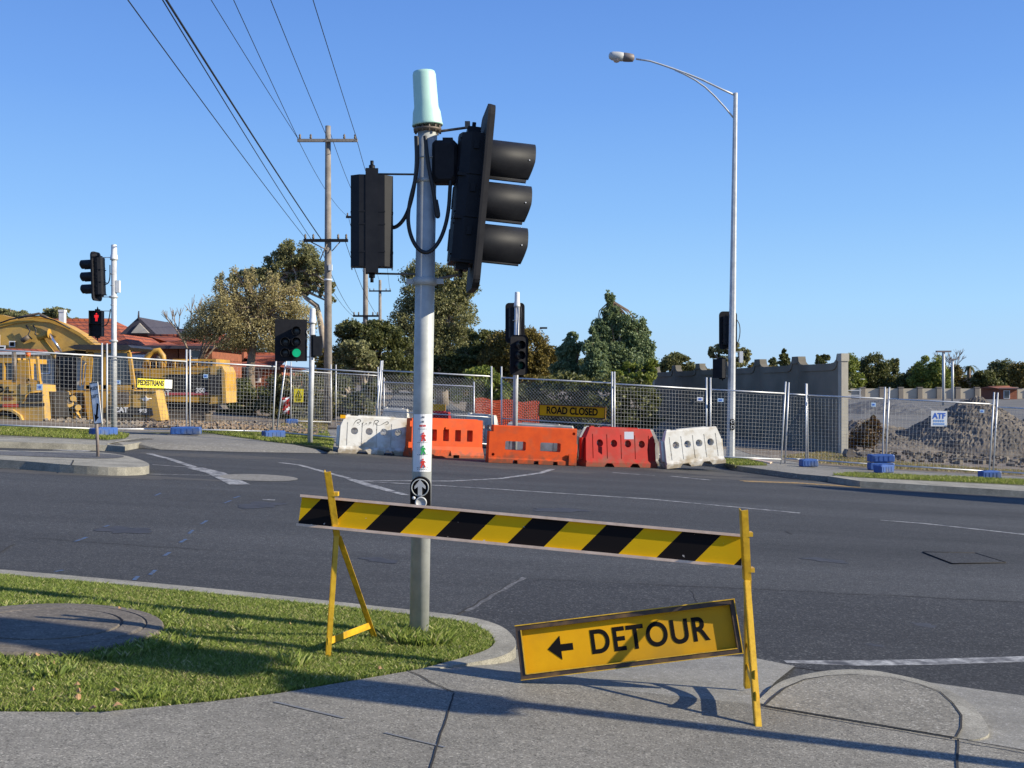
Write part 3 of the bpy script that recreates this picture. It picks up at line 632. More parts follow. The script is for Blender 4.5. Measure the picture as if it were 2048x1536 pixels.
def manfig(T, m, name, root, s=1.0, walk=False, y=-.004):
    """a pedestrian pictogram in the local XZ plane, height about 1*s"""
    b = MB(T); d = .003
    def pg(l): b.prism([(p[0] * s, y, p[1] * s) for p in l], (0, -d, 0))
    pg([(.09 * math.cos(a), .40 + .09 * math.sin(a)) for a in np.linspace(0, 2 * math.pi, 12, endpoint=False)])
    pg([(-.15, .27), (.15, .27), (.13, -.05), (-.13, -.05)])
    if walk:
        pg([(-.13, -.05), (.02, -.05), (-.12, -.48), (-.27, -.44)]); pg([(.0, -.055), (.13, -.055), (.30, -.38), (.17, -.45)])
        pg([(-.15, .26), (-.30, .0), (-.24, -.04), (-.10, .16)]); pg([(.15, .26), (.32, .08), (.27, .03), (.10, .16)])
    else:
        pg([(-.13, -.05), (-.01, -.05), (-.02, -.48), (-.12, -.48)]); pg([(.01, -.055), (.13, -.055), (.12, -.48), (.02, -.48)])
        pg([(-.16, .26), (-.24, .24), (-.23, -.06), (-.16, -.06)]); pg([(.16, .26), (.24, .24), (.23, -.06), (.16, -.06)])
    return b.build(name, m, root)
def pedlantern(root, T, face_fig=True, hw=.25, h=.52, hd=.13):
    b = MB(T)
    b.prism([(-hw / 2, 0, -h / 2), (-hw / 2, hd * .7, -h / 2), (-hw * .3, hd, -h / 2), (hw * .3, hd, -h / 2), (hw / 2, hd * .7, -h / 2), (hw / 2, 0, -h / 2)], (0, 0, h))
    for zz in (-.34 * h, -.04 * h, .10 * h): b.box((0, hd * .36, zz), (hw * 1.012, hd * .7, .008)); b.box((0, hd * .52, zz), (hw * .62, hd, .008))
    b.box((0, hd * .6, 0), (hw * .30, hd * .86, h * 1.14)); 
    for sg in (-1, 1): b.tube([(0, hd * .6, sg * h * .56), (0, hd * .6, sg * h * .62)], .018, 8); b.tube([(0, hd * .6, sg * h * .6), (0, hd * .6, sg * h * .67)], .010, 8)
    b.build('pedestrian_lantern', black, root)
    v = MB(T)
    for sx in (-1, 1): v.box((sx * (hw / 2 - .003), -.055, 0), (.006, .11, h))
    for zz in (h / 2, 0, ): v.box((0, -.055, zz - .003), (hw, .11, .006))
    v.build('hood', black, root)
    if face_fig: manfig(T @ Matrix.Translation((0, 0, h * .25)), lensR, 'red_figure', root, .2)
def leanpole(root, base, top, r, m=galv, name='pole', n=24, taper=1.):
    b = MB(); b.tube([base, top], [r, r * taper], n); return wb(b, name, m, root)
def capmesh(root, c, ax, h, r0, r1, m, T3=None):
    b = MB(); Rm = ax.to_track_quat('Z', 'Y').to_matrix()
    b.lathe([(r0 * 1.02, 0), (r0 * 1.04, .02 * h), (r0, .06 * h), (r0 * .93, .25 * h), (r1, .34 * h), (r1 * .95, .93 * h), (r1 * .88, .985 * h), (r1 * .6, h)], c, 28, Rm)
    return wb(b, 'finial_cap', m, root)

# ---- the near signal, seen from behind
bs = G(838, 1280, -.02); root = thing('traffic_signal', 'near galvanised traffic signal pole with mint green cap, black lanterns and push button', 'traffic light', bs)
Yp = bs.y; r_ = .0575
topc = P(855, 262, Yp - .0); leanpole(root, bs, topc, r_)
ax = (topc - bs).normalized()
def onp(py): t = (1.6 + (768 - py) / F * Yp - bs.z) / (topc.z - bs.z); return bs + (topc - bs) * t
capmesh(root, onp(252), (P(848, 145, Yp) - onp(252)).normalized(), P(0, 142, Yp).z - P(0, 252, Yp).z, .088, .072, capg)
b = MB(); c = onp(258)
b.lathe([(.060, -.02), (.082, -.012), (.084, .0), (.06, .004)], c, 20)
for k in range(12):
    a = k * math.pi / 6 + .2; b.tube([c + Vector((.075 * math.cos(a), .075 * math.sin(a), -.026)), c + Vector((.075 * math.cos(a), .075 * math.sin(a), .02))], .0065, 6)
wb(b, 'collar', steel, root)
b = MB(); c2 = onp(563); b.lathe([(.059, -.024), (.07, -.022), (.07, .022), (.059, .024)], c2, 24); b.box(c2 + Vector((-.085, 0, 0)), (.05, .02, .03)); b.box(c2 + Vector((.085, 0, 0)), (.05, .02, .03)); wb(b, 'clamp', galv, root)
b = MB(); c3 = onp(362); b.lathe([(.059, -.012), (.064, -.01), (.064, .01), (.059, .012)], c3, 24); wb(b, 'clamp', galv, root); b = MB(); c4 = onp(317); b.lathe([(.059, -.004), (.062, -.004), (.062, .004), (.059, .004)], c4, 24)
wb(b, 'clamp', galv, root)
# three-lamp lantern facing right
lc = P(958, 402, Yp + .02); T = Matrix.Translation(lc - bs) @ Rz(97) @ Rx(5.2)
lantern(root, T, pitch=.25, dia=.238, vlen=.30, board=(.48, 1.07), hw=.29, hd=.155, boff=.0, bevel=.07)
b = MB(); b.box(P(890, 326, Yp + .0), (.15, .13, .25), ch=.02); b.box(P(896, 283, Yp), (.06, .08, .03)); wb(b, 'mounting_bracket', blackm, root)
b = MB(); b.tube([onp(266), P(935, 255, Yp)], .008, 8); b.tube([onp(563), P(925, 548, Yp)], .008, 8)
b.tube([onp(349), P(745, 348, Yp)], .006, 8); b.tube([onp(549), P(745, 547, Yp)], .006, 8); b.box(P(935, 250, Yp), (.03, .03, .04))
wb(b, 'bracket_arm', steel, root)
# pedestrian lantern, its back to us
T = Matrix.Translation(P(744, 447, Yp) - bs) @ Rz(187)
pedlantern(root, T, True, .245, .53, .13)
def cable(pts, r, root, Y, name='cable', m=rubber):
    b = MB(); q = [P(p[0], p[1], Y + (p[2] if len(p) > 2 else 0)) for p in pts]
    # smooth the path
    for _ in range(3):
        nq = [q[0]]
        for i in range(len(q) - 1): nq += [q[i] * .75 + q[i + 1] * .25, q[i] * .25 + q[i + 1] * .75]
        q = nq + [q[-1]]
    b.tube(q, r, 8); return wb(b, name, m, root)
cable([(832, 272, -.075), (834, 330, -.07), (826, 390, -.03), (812, 435, -.02), (790, 458, 0), (770, 450, 0), (765, 446, 0)], .0115, root, Yp)
cable([(834, 274, -.08), (836, 340, -.08), (815, 420, -.08), (818, 465, -.09), (835, 500, -.1), (858, 508, -.1), (882, 480, -.08), (897, 430, -.06), (901, 360, -.05), (905, 315, -.02)], .0115, root, Yp)
cable([(850, 272, -.08), (856, 330, -.085), (868, 385, -.08), (873, 434, -.07), (878, 433, -.07), (872, 400, -.07)], .0115, root, Yp)
# instruction sticker wrapped on the pole
def wrap(root, z0, z1, px0, px1, m, name, rr, x=None, n=10, a0=None, a1=None):
    b = MB(); vv = []
    for zz in (z0, z1):
        cc = bs + (topc - bs) * ((zz - bs.z) / (topc.z - bs.z))
        for k in range(n + 1):
            a = R(a0 + (a1 - a0) * k / n); vv.append(cc + Vector((rr * math.sin(a), -rr * math.cos(a), 0)))
    b.add(vv, [(k, k + 1, n + 2 + k, n + 1 + k) for k in range(n)]); return b
st = wb(wrap(root, P(0, 942, Yp).z, P(0, 828, Yp).z, 0, 0, 0, '', r_ + .0015, a0=-58, a1=68), 'instruction_sticker', signw, root)
def wz(py): return P(0, py, Yp).z
for py in (860, 886, 912): wb(wrap(root, wz(py + 1), wz(py), 0, 0, 0, '', r_ + .003, a0=-52, a1=62), 'divider', signblk, st).parent = root
for py, mm, wk in ((873, mat('pictogram red', (.62, .03, .02), .6), False), (899, mat('pictogram green', (.02, .36, .08), .6), True), (925, mat('pictogram red', (.62, .03, .02), .6), False)):
    cc = bs + (topc - bs) * ((wz(py) - bs.z) / (topc.z - bs.z)); T = Matrix.Translation(cc - bs) @ Rz(10) @ Matrix.Translation((0, -r_ - .003, 0))
    manfig(T, mm, 'pictogram', root, .055, True, 0)
for py, aa, wd, mm in ((834, 6, 12, 'k'), (843, 6, 14, 'k'), (851, 4, 34, 'r'), (938, 0, 0, 'k'), (857, 8, 60, 'k'), (884, 8, 62, 'k'), (908, 8, 62, 'k'), (934, 8, 66, 'k'), (937, 8, 60, 'k')):
    if not wd: continue
    mk = mat('fine print', (.12, .12, .14), .6) if mm == 'k' else mat('pictogram red', (.62, .03, .02), .6)
    k = -wd / 2
    while k < wd / 2:
        q = min(random.uniform(4, 9), wd / 2 - k + 2)
        o = wb(wrap(root, wz(py + (1.6 if py < 856 else .7)), wz(py - (2.2 if py < 856 else .4)), 0, 0, 0, '', r_ + .0028, n=2, a0=aa + k, a1=aa + k + q), 'print', mk, root); k += q + random.uniform(2, 5)
# push button box
pbz = (wz(1010) + wz(953)) / 2; cc = bs + (topc - bs) * ((pbz - bs.z) / (topc.z - bs.z)) - bs
pb = MB(); ol = rrect(.115, .30, .055, 8); pb.prism([(cc.x + a, cc.y - r_ + .03, cc.z - .06 + b_) for a, b_ in ol], (0, -.075, 0)); pbo = pb.build('push_button_box', signblk, root)
yf = cc.y - r_ - .046
b = MB(); b.lathe([(.052, 0), (.052, .004), (.046, .004), (.046, 0)], (cc.x, yf, cc.z + .028), 28, Matrix.Rotation(R(90), 3, 'X'), cap=False); b.build('ring', galv, pbo)
b = MB(); q = [(0, .048), (.032, .008), (.032, -.008), (.012, .006), (.012, -.044), (-.012, -.044), (-.012, .006), (-.032, -.008), (-.032, .008)]
b.prism([(cc.x + a, yf, cc.z + .028 + b_) for a, b_ in q], (0, -.006, 0)); b.build('arrow', galvlight, pbo)
b = MB(); b.lathe([(.034, 0), (.034, .014), (.028, .018), (.026, .012), (.001, .012)], (cc.x + .006, yf, cc.z - .058), 24, Matrix.Rotation(R(90), 3, 'X')); b.build('button', galvlight, pbo)
b = MB(); b.lathe([(.010, 0), (.009, .005), (.001, .006)], (cc.x - .036, yf, cc.z - .032), 16, Matrix.Rotation(R(90), 3, 'X')); b.build('tactile_dot', whitep, pbo)

# ---- unseen-but-casting signal standing to the right, same kind as the near one
def simple_signal(base, lean, label, pole_h, r, capm, lan, rr=.075, caph=.3, group=None):
    root = thing('traffic_signal', label, 'traffic light', base, group)
    top = base + Vector((lean, 0, pole_h)); leanpole(root, base, top, r, galvlight, n=16)
    capmesh(root, top + Vector((0, 0, .0)), Vector((lean * .2, 0, 1)).normalized(), caph, rr, rr * .8, capm)
    b = MB(); b.lathe([(r, -.03), (rr * 1.05, -.02), (rr * 1.05, .0), (r, .01)], top, 16); wb(b, 'collar', galv, root)
    return root, top
v0 = G(2048, 1532); base = v0 + Vector((.971, -.239, 0)) * 3.05; base.z = zp(base.x, base.y)
root, top = simple_signal(base, 0, 'galvanised traffic signal pole standing on the footpath right of the barricade', 4.2, .057, capg, None)
lantern(root, Matrix.Translation((.16, .02, 4.15)) @ Rz(75), pitch=.25, board=(.5, 1.05))
pedlantern(root, Matrix.Translation((-.12, -.06, 3.1)) @ Rz(200), True, .34, .5)
b = MB(); b.tube([(0, 0, 4.1), (.14, .02, 4.1)], .03, 8); b.tube([(0, 0, 3.1), (-.1, -.06, 3.1)], .03, 8); b.build('bracket_arm', steel, root)

# ---- far left signal: lantern facing left over a red pedestrian lantern
base = G(228, 868, .0); Yq = base.y
root, top = simple_signal(base, 0.0, 'grey signal pole at left with red standing figure lit below a side-facing lantern', P(0, 518, Yq).z - base.z, .062, whitep, None, .085, .34)
T = Matrix.Translation(P(193, 553, Yq) - base) @ Rz(-99) @ Rx(2); lantern(root, T, pitch=.29, dia=.235, vlen=.36, board=(.42, 1.16), hw=.28)
T = Matrix.Translation(P(193, 647, Yq) - base) @ Rz(4); pedlantern(root, T, True, .30, .60, .14)
for x0, y0 in ((195, 515), (198, 594), (193, 622)): b = MB(); b.tube([P(x0, y0, Yq), P(226, y0, Yq)], .010, 6); wb(b, 'bracket_arm', galv, root)
for y0 in (594, 682): b = MB(); b.lathe([(.062, -.03), (.10, -.02), (.10, .02), (.062, .03)], P(227, y0, Yq), 14); wb(b, 'clamp', galvlight, root)
for y0 in (548, 571, 610): b = MB(); b.lathe([(.062, -.01), (.068, -.01), (.068, .01), (.062, .01)], P(227, y0, Yq), 14); wb(b, 'clamp', galvlight, root)
b = MB(); b.box(P(236, 573, Yq), (.09, .1, .28)); wb(b, 'junction_box', whitep, root)
cable([(203, 545), (202, 565), (212, 570), (220, 562), (220, 530)], .014, root, Yq - .05); cable([(205, 653), (213, 650), (218, 640), (221, 618)], .014, root, Yq - .05)
# ---- mid left signal with the wide double lantern
base = G(620, 889, .0); Yq = base.y
root, top = simple_signal(base, P(625, 0, Yq).x - P(620, 0, Yq).x, 'white capped signal pole at centre left with wide backboard and green light lit', P(0, 645, Yq).z - base.z, .062, whitep, None, .085, .33)
T = Matrix.Translation(P(582, 684, Yq - .15) - base) @ Rz(9) @ Rx(0)
lantern(root, T, cols=((-.13, (1, 2)), (.13, (0, 1, 2))), pitch=.255, dia=.215, vlen=.20, board=(.74, .98), boff=.04, lit=((.13, 2), lensG), hw=.25, bevel=.02, lip=False)
T = Matrix.Translation(P(634, 692, Yq) - base) @ Rz(104); pedlantern(root, T, False, .26, .46, .14)
b = MB(); b.tube([P(612, 645, Yq), P(624, 645, Yq)], .012, 6); b.tube([P(600, 714, Yq), P(624, 714, Yq)], .012, 6); wb(b, 'bracket_arm', galvlight, root)
cable([(620, 655), (612, 662), (616, 672), (622, 676)], .012, root, Yq - .1, m=galv)
# ---- centre signal behind the barriers
base = Vector((P(1029, 0, 26.5).x, 26.5, zp(0, 26.5))); Yq = 26.5
root, top = simple_signal(base, P(1034, 0, Yq).x - P(1029, 0, Yq).x, 'signal pole behind the plastic barriers with a front lantern below a rear one', P(0, 612, Yq).z - base.z, .062, whitep, None, .075, .34)
T = Matrix.Translation(P(1030, 646, Yq + .25) - base) @ Rz(178); lantern(root, T, board=(.47, .98), pitch=.25, bevel=.09)
T = Matrix.Translation(P(1038, 710, Yq - .2) - base) @ Rz(14) @ Rx(3); lantern(root, T, board=(.44, .96), pitch=.245, dia=.215, vlen=.25, lit=((0, 2), lensgr), bevel=.09)
cable([(1041, 612), (1044, 630), (1040, 650), (1040, 668)], .012, root, Yq - .07)
b = MB(); b.lathe([(.062, -.01), (.066, -.01), (.066, .01), (.062, .01)], P(1031, 641, Yq), 14); wb(b, 'clamp', galv, root)

# ---- tall street lamp at right
base = G(1461, 920); Yq = base.y
root = thing('street_lamp', 'tall galvanised street lamp with long curved arm reaching left against the sky', 'street lamp', base)
b = MB(); tp = P(1471, 186, Yq); mid = base + (tp - base) * .35
b.tube([base, base + (tp - base) * .3, tp], [.115, .095, .055], 8, smooth=False, ph=.35); wb(b, 'pole', galvlight, root)
arm = [(1471, 191), (1440, 177), (1405, 160), (1375, 148), (1345, 137), (1322, 129), (1300, 122), (1272, 118)]
arm2 = [(1469, 238), (1450, 215), (1430, 193), (1410, 174), (1390, 160), (1370, 149), (1350, 140)]
b = MB(); b.tube([P(*p, Yq) for p in arm], [.028, .026, .026, .026, .026, .024, .024, .024], 8); b.tube([P(*p, Yq) for p in arm2], .022, 8); wb(b, 'arm', galvlight, root)
lx = P(1246, 114, Yq); b = MB(); rt = Matrix.Rotation(R(0), 3, 'Y'); ang = Vector((-1, 0, .10)).normalized()
Rm = ang.to_track_quat('Z', 'Y').to_matrix()
b.lathe([(.05, -.30), (.10, -.27), (.115, -.15), (.12, -.03), (.11, -.01)], lx, 14, Rm); wb(b, 'control_gear', mat('lamp gear', (.20, .17, .16), .6, metal=.3), root)
b = MB(); b.lathe([(.095, -.02), (.115, .0), (.125, .12), (.115, .28), (.08, .36), (.02, .38)], lx, 16, Rm); wb(b, 'lamp_head', mat('lamp shell', (.48, .48, .46), .5), root)
b = MB(); b.lathe([(.02, -.08), (.07, -.06), (.10, .0)], lx + Vector((-.17, 0, -.07)), 14, cap=False); wb(b, 'diffuser', mat('lamp bowl', (.5, .42, .38), .3), root)
# its lanterns belong to the same pole
T = Matrix.Translation(P(1456, 661, Yq + .3) - base) @ Rz(182); lantern(root, T, board=(.48, 1.02), pitch=.25, bevel=.1)
T = Matrix.Translation(P(1436, 737, Yq) - base) @ Rz(-112); pedlantern(root, T, False, .30, .50, .2)
b = MB(); b.box(P(1482, 714, Yq), (.09, .12, .30)); wb(b, 'junction_box', whitep, root)
b = MB(); b.tube([P(1440, 716, Yq), P(1466, 716, Yq)], .012, 6); b.tube([P(1466, 704, Yq), P(1482, 704, Yq)], .012, 6); b.tube([P(1440, 752, Yq), P(1466, 752, Yq)], .012, 6); wb(b, 'bracket_arm', galv, root)
b = MB(); ol = rrect(.12, .30, .055, 6); cc = P(1464, 849, Yq - .12); b.prism([(cc.x + a, cc.y, cc.z + b_) for a, b_ in ol], (0, -.06, 0)); wb(b, 'push_button_box', signblk, root)
b = MB(); 
for dz in (.075, -.06): b.lathe([(.045, 0), (.045, .01), (.034, .01), (.034, 0)], cc + Vector((0, -.06, dz)), 18, Matrix.Rotation(R(90), 3, 'X'), cap=False)
wb(b, 'button_ring', whitep, root)
cable([(1474, 640), (1480, 650), (1480, 672), (1474, 690)], .012, root, Yq + .2)

# ================================================================ power poles and wires
def powerpole(px, Y, ytop, label, arms, r=(.16, .11)):
    base = gx(px, Y); root = thing('power_pole', label, 'power pole', base)
    top = P(px, ytop, Y); b = MB(); b.tube([base, top], list(r), 10, smooth=True); wb(b, 'pole', greywood, root)
    for (ya, x0, x1, th) in arms:
        b = MB(); a, c = P(x0, ya, Y - .15), P(x1, ya, Y - .15); b.box((a + c) / 2, ((c - a).length, .1, th)); wb(b, 'crossarm', greywood if ya < 400 else blackm, root)
        for k in (.04, .22, .78, .96):
            b = MB(); q = a.lerp(c, k); b.lathe([(.03, 0), (.045, .05), (.03, .1), (.045, .13), (.01, .18)], q + Vector((0, 0, th / 2)), 8); wb(b, 'insulator', steel, root)
    return root
YA, YB, YC = 38.5, 60., 96.
pr = powerpole(656, YA, 252, 'tallest weathered timber power pole beside the deciduous tree with two crossarms', [(281, 595, 715, .10), (481, 607, 696, .10)], (.155, .095))
b = MB(); b.tube([P(640, 520, YA - .15), P(654, 488, YA - .15)], .02, 6); b.tube([P(664, 502, YA - .15), P(680, 484, YA - .15)], .018, 6); b.tube([P(622, 484, YA - .15), P(654, 500, YA - .15)], .02, 6); wb(b, 'brace', steel, pr)
b = MB(); b.box(P(661, 535, YA - .14), (.12, .1, .2)); b.lathe([(.15, -.03), (.15, .03)], P(656, 560, YA), 10); wb(b, 'bracket', whitep, pr)
powerpole(731, YB, 434, 'dark timber power pole half hidden behind the pedestrian lantern', [(434, 692, 770, .12), (632, 706, 757, .1)], (.16, .12))
powerpole(760, YC, 560, 'farthest timber power pole rising over the street trees', [(582, 738, 782, .12), (655, 745, 778, .1)], (.16, .12))
def wire(a, c, sag, grp, lab, r=.011, n=16):
    m = (a + c) / 2; pts = []
    for i in range(n + 1):
        t = i / n; p = a.lerp(c, t); p.z -= sag * 4 * t * (1 - t); pts.append(p - m)
    b = MB(); b.tube(pts, r, 4, cap=False); o = b.build('overhead_wire', rubber); o.location = m
    tag(o, lab, 'wire', grp)
UL = 'thin black overhead wire strung from the top crossarm of the tallest power pole'; LL = 'thin black overhead wire strung from the lower crossarm of the tallest power pole'
FL = 'short thin overhead wire spanning between the power poles farther down the street'
for (x1, x0, sg, UL) in ((597, 430, .15, 'overhead wire from the left tip of the top crossarm, outer of two'), (597, 473, .15, 'overhead wire from the left tip of the top crossarm, inner of two'), (656, 548, .2, 'overhead wire running to the very top of the tallest power pole'), (714, 630, .15, 'rightmost overhead wire, from the right tip of the top crossarm')):
    a = P(x1, 279, YA - .15); top_ = 1.6 + 768 / F * 25.0; v = P(x0, 0, (a.z + .35 - 1.6) * F / 768); d = (v - a); e = a + d * 2.6; e.z = a.z + .9; wire(a, e, sg, 'overhead wires from the top crossarm', UL)
for (x1, x0, LL) in ((612, 270, 'leftmost thin overhead wire, ending on the lower crossarm'), (622, 337, 'thin overhead wire just left of the thick lower cable'), (642, 345, 'thick black lower cable reaching the tallest power pole below its lower crossarm')):
    a = P(x1, 478, YA - .15); v = P(x0, 0, (a.z + .35 - 1.6) * F / 768); d = (v - a); e = a + d * 1.55; e.z = a.z + .5; wire(a, e, .12, 'overhead wires from the lower crossarm', LL, .011 if x0 != 345 else .02)
for (xa, ya, Y0, xb, yb, Y1) in ((597, 281, YA, 697, 434, YB), (656, 252, YA, 731, 430, YB), (714, 281, YA, 768, 434, YB), (612, 481, YA, 706, 632, YB), (640, 492, YA, 712, 632, YB), (690, 481, YA, 756, 632, YB), (697, 434, YB, 740, 582, YC), (731, 434, YB, 760, 565, YC), (766, 434, YB, 780, 582, YC)):
    wire(P(xa, ya, Y0), P(xb, yb, Y1), .35, 'overhead wires between the farther power poles', FL, .011)

# ================================================================ temporary fencing
def dist(a, b): return (a - b).length
def fencepanel(A, B, label, h=1.82, hp=2.12, ty='weld', leanA=0, leanB=0, midrail=False, low=.13, group='temporary fence panels', vis=.088, hs=.085, wr=.0023):
    A = Vector(A); B = Vector(B); d = (B - A); L = d.length; u = d.normalized(); root = thing('temporary_fence', label, 'fence panel', A, group)
    nrm = Vector((-u.y, u.x, 0)).normalized()
    for (p, q, ln) in ((A, 0, leanA), (B, L, leanB)):
        b = MB(); b.tube([p, p + Vector((0, 0, hp)) + Vector((ln, 0, 0))], .021, 8); wb(b, 'post', fencem, root)
    ua = Vector((leanA * h / hp, 0, h)); ub = Vector((leanB * h / hp, 0, h))
    for t in [1.0, low / h] + ([.44] if midrail else []):
        b = MB(); b.tube([A + ua * t, B + ub * t], .019 if t != .44 else .014, 8); wb(b, 'rail', fencem, root)
    b = MB(); z0, z1 = low / h, .965
    def pt(s, t): return (A + ua * t).lerp(B + ub * t, s)
    if ty == 'weld':
        n = int(L / vis)
        for i in range(1, n): b.tube([pt(i / n, z0), pt(i / n, z1)], wr, 3, cap=False)
        n = int(h * .85 / hs)
        for i in range(n + 1):
            t = z0 + (z1 - z0) * i / n; wv = []
            for k in range(9):
                q = pt(k / 8, t); q = q + nrm * .02 * math.sin(k * 1.7 + i * .4); wv.append(q)
            b.tube(wv, wr, 3, cap=False)
    else:
        s = .085; H = h * (z1 - z0); n = int((L + H) / s)
        for i in range(n):
            x = i * s
            for sg in (1, -1):
                if sg == 1: x0_, x1_ = x - H, x; t0, t1 = 0, 1
                else: x0_, x1_ = x, x - H; t0, t1 = 0, 1
                # clip to 0..L
                a0, a1 = 0., 1.
                for lim, s_ in ((0, 1), (L, -1)):
                    f0, f1 = (x0_ - lim) * s_, (x1_ - lim) * s_
                    if f0 < 0 and f1 < 0: a0 = 2
                    elif f0 < 0: a0 = max(a0, -f0 / (f1 - f0))
                    elif f1 < 0: a1 = min(a1, f0 / (f0 - f1))
                if a0 < a1:
                    p = pt((x0_ + (x1_ - x0_) * a0) / L, z0 + (z1 - z0) * a0); q = pt((x0_ + (x1_ - x0_) * a1) / L, z0 + (z1 - z0) * a1)
                    b.tube([p, q], wr * 1.15, 3, cap=False)
    wb(b, 'mesh_infill', wirem, root); return root
def gp(px, py): return G(px, py, .0)
fp = {}
fp[0] = fencepanel(gp(-20, 861), gp(204, 869), 'leftmost mesh fence panel in front of the tall windowed loader body')
fp[1] = fencepanel(gp(214, 869), gp(373, 869), 'mesh fence panel carrying the lemon PEDESTRIANS sign')
fp[2] = fencepanel(gp(380, 869), gp(545, 873), 'mesh fence panel before the rear of the digger, left of the leaning post', leanB=.10)
fp[3] = fencepanel(gp(552, 874), P(748, 893, 27.2), 'leaning mesh fence panel behind the pole with the wide signal backboard', leanA=.28, leanB=.18)
Z = lambda px, Y: Vector((P(px, 0, Y).x, Y, zp(P(px, 0, Y).x, Y)))
fp[4] = fencepanel(Z(756, 28.4), Z(983, 28.0), 'chain mesh fence panel directly behind the near signal pole', ty='chain', leanA=.12, h=1.86, midrail=True)
fp[5] = fencepanel(Z(1003, 27.8), Z(1224, 27.0), 'chain mesh fence panel that holds the ROAD CLOSED sign', ty='chain', h=1.84, midrail=True)
fp[6] = fencepanel(Z(1229, 26.9), Z(1413, 27.8), 'mesh fence panel behind the red barrier and the last white one')
fp[7] = fencepanel(Z(1421, 27.8), Z(1562, 28.2), 'mesh fence panel just behind the street lamp base', leanB=.12)
fp[8] = fencepanel(gp(1616, 929), gp(1764, 940), 'mesh fence panel in front of the end of the high concrete wall', leanA=-.03, leanB=.08)
fp[9] = fencepanel(gp(1771, 940), gp(1978, 953), 'mesh fence panel with the white and blue square sign before the spoil heap', leanA=.10, leanB=.13)
fp[10] = fencepanel(gp(1986, 953), gp(2190, 966), 'rightmost mesh fence panel cut off by the edge of view', leanA=.12, h=1.75)
fp[11] = fencepanel(gp(1570, 927), gp(1612, 929), 'narrow overlapping mesh fence piece between the lamp post and the wall end', leanA=.1)
# farther fence row
Zg = lambda px, Y: gx(px, Y)
fencepanel(Zg(582, 37), Zg(662, 38), 'back row mesh fence panel with the yellow warning sign', wr=.003, vis=.09, hs=.1, group='temporary fence panels of the back row')
fencepanel(Zg(672, 38), Zg(756, 38), 'back row mesh fence panel right of the tallest power pole', wr=.003, vis=.09, hs=.1, group='temporary fence panels of the back row')
fencepanel(Zg(768, 36), Zg(948, 34), 'back row mesh fence panel across the closed road', wr=.003, vis=.09, hs=.1, h=1.6, hp=1.75, group='temporary fence panels of the back row')
def netting(A, B, h, root=None):
    b = MB(); L = (B - A).length
    for i in range(int(L / .09) + 1):
        t = i * .09 / L; p = A.lerp(B, t); b.box(p + Vector((0, .02 * math.sin(i), h / 2)), (.035, .006, h * (1 + .05 * math.sin(i * .5))))
    for j in range(int(h / .07) + 1):
        pts = [A.lerp(B, k / 12) + Vector((0, .02 * math.sin(k * 2.), j * .07 + .04 * math.sin(k * 1.1))) for k in range(13)]; b.tube(pts, .014, 4, cap=False)
    return tag(b.build('safety_netting', onet), 'sagging orange plastic safety netting behind the chain mesh fence', 'netting')
netting(Zg(952, 33), Zg(1078, 31), 1.25)
# plastic feet
def foot(c, label, rz=0, n=1, grp='blue fence feet', w_=.62):
    for k in range(n):
        b = MB(); rt = Matrix.Rotation(R(rz), 3, 'Z'); q = Vector(c) + Vector((0, 0, .105 + k * .205))
        b.box(q, (w_, .26, .185), rt, ch=.02)
        for sx in (-.3, -.1, .1, .3): b.box(q + rt @ Vector((sx * w_ * 1.4 * .7, 0, .0)), (.045, .275, .11), rt)
        b.box(q + rt @ Vector((0, 0, .095)), (w_ * .5, .10, .02), rt)
        o = b.build('ballast_block', blue, origin=c)
        tag(o, label if not isinstance(label, list) else label[k], 'fence foot', grp)
foot(gp(207, 873), 'blue plastic fence foot beside the left signal pole base', 62)
foot(gp(372, 870) + Vector((0, 0, 0)), 'blue plastic fence foot on the driveway, left of the deciduous tree trunk', 8, w_=.72)
foot(gp(547, 877), 'blue plastic fence foot under the leaning fence posts', 35, w_=.55)
foot(gp(1617, 934), 'lone blue plastic fence foot on the path in front of the concrete wall', 8, w_=.42)
foot(gp(1767, 943) + Vector((.05, .35, 0)), ['lower blue block in the stack of two behind the fence posts', 'upper blue block in the stack of two behind the fence posts'], 0, 2)
foot(gp(1762, 946) + Vector((.05, -.05, 0)), 'blue fence foot set in front of the stack of blue blocks', 30, w_=.45)
foot(gp(1979, 958), 'rightmost blue plastic fence foot on the narrow verge', 6, w_=.48)
foot(Zg(583, 36.8), 'small blue fence foot under the yellow warning sign far back', 20, w_=.4)

# ================================================================ signs
def letters_T(o, x, y): return frame(o, x, y)
def flatsign(name, label, A, Bp, up, th, m, cat='sign'):
    """A,B lower corners in world, up vector"""
    root = thing(name, label, cat, A); b = MB(); n = (Bp - A).cross(up).normalized()
    b.prism([A, Bp, Bp + up, A + up], -n * th * (1 if n.y < 0 else -1)); wb(b, 'panel', m, root); return root, n
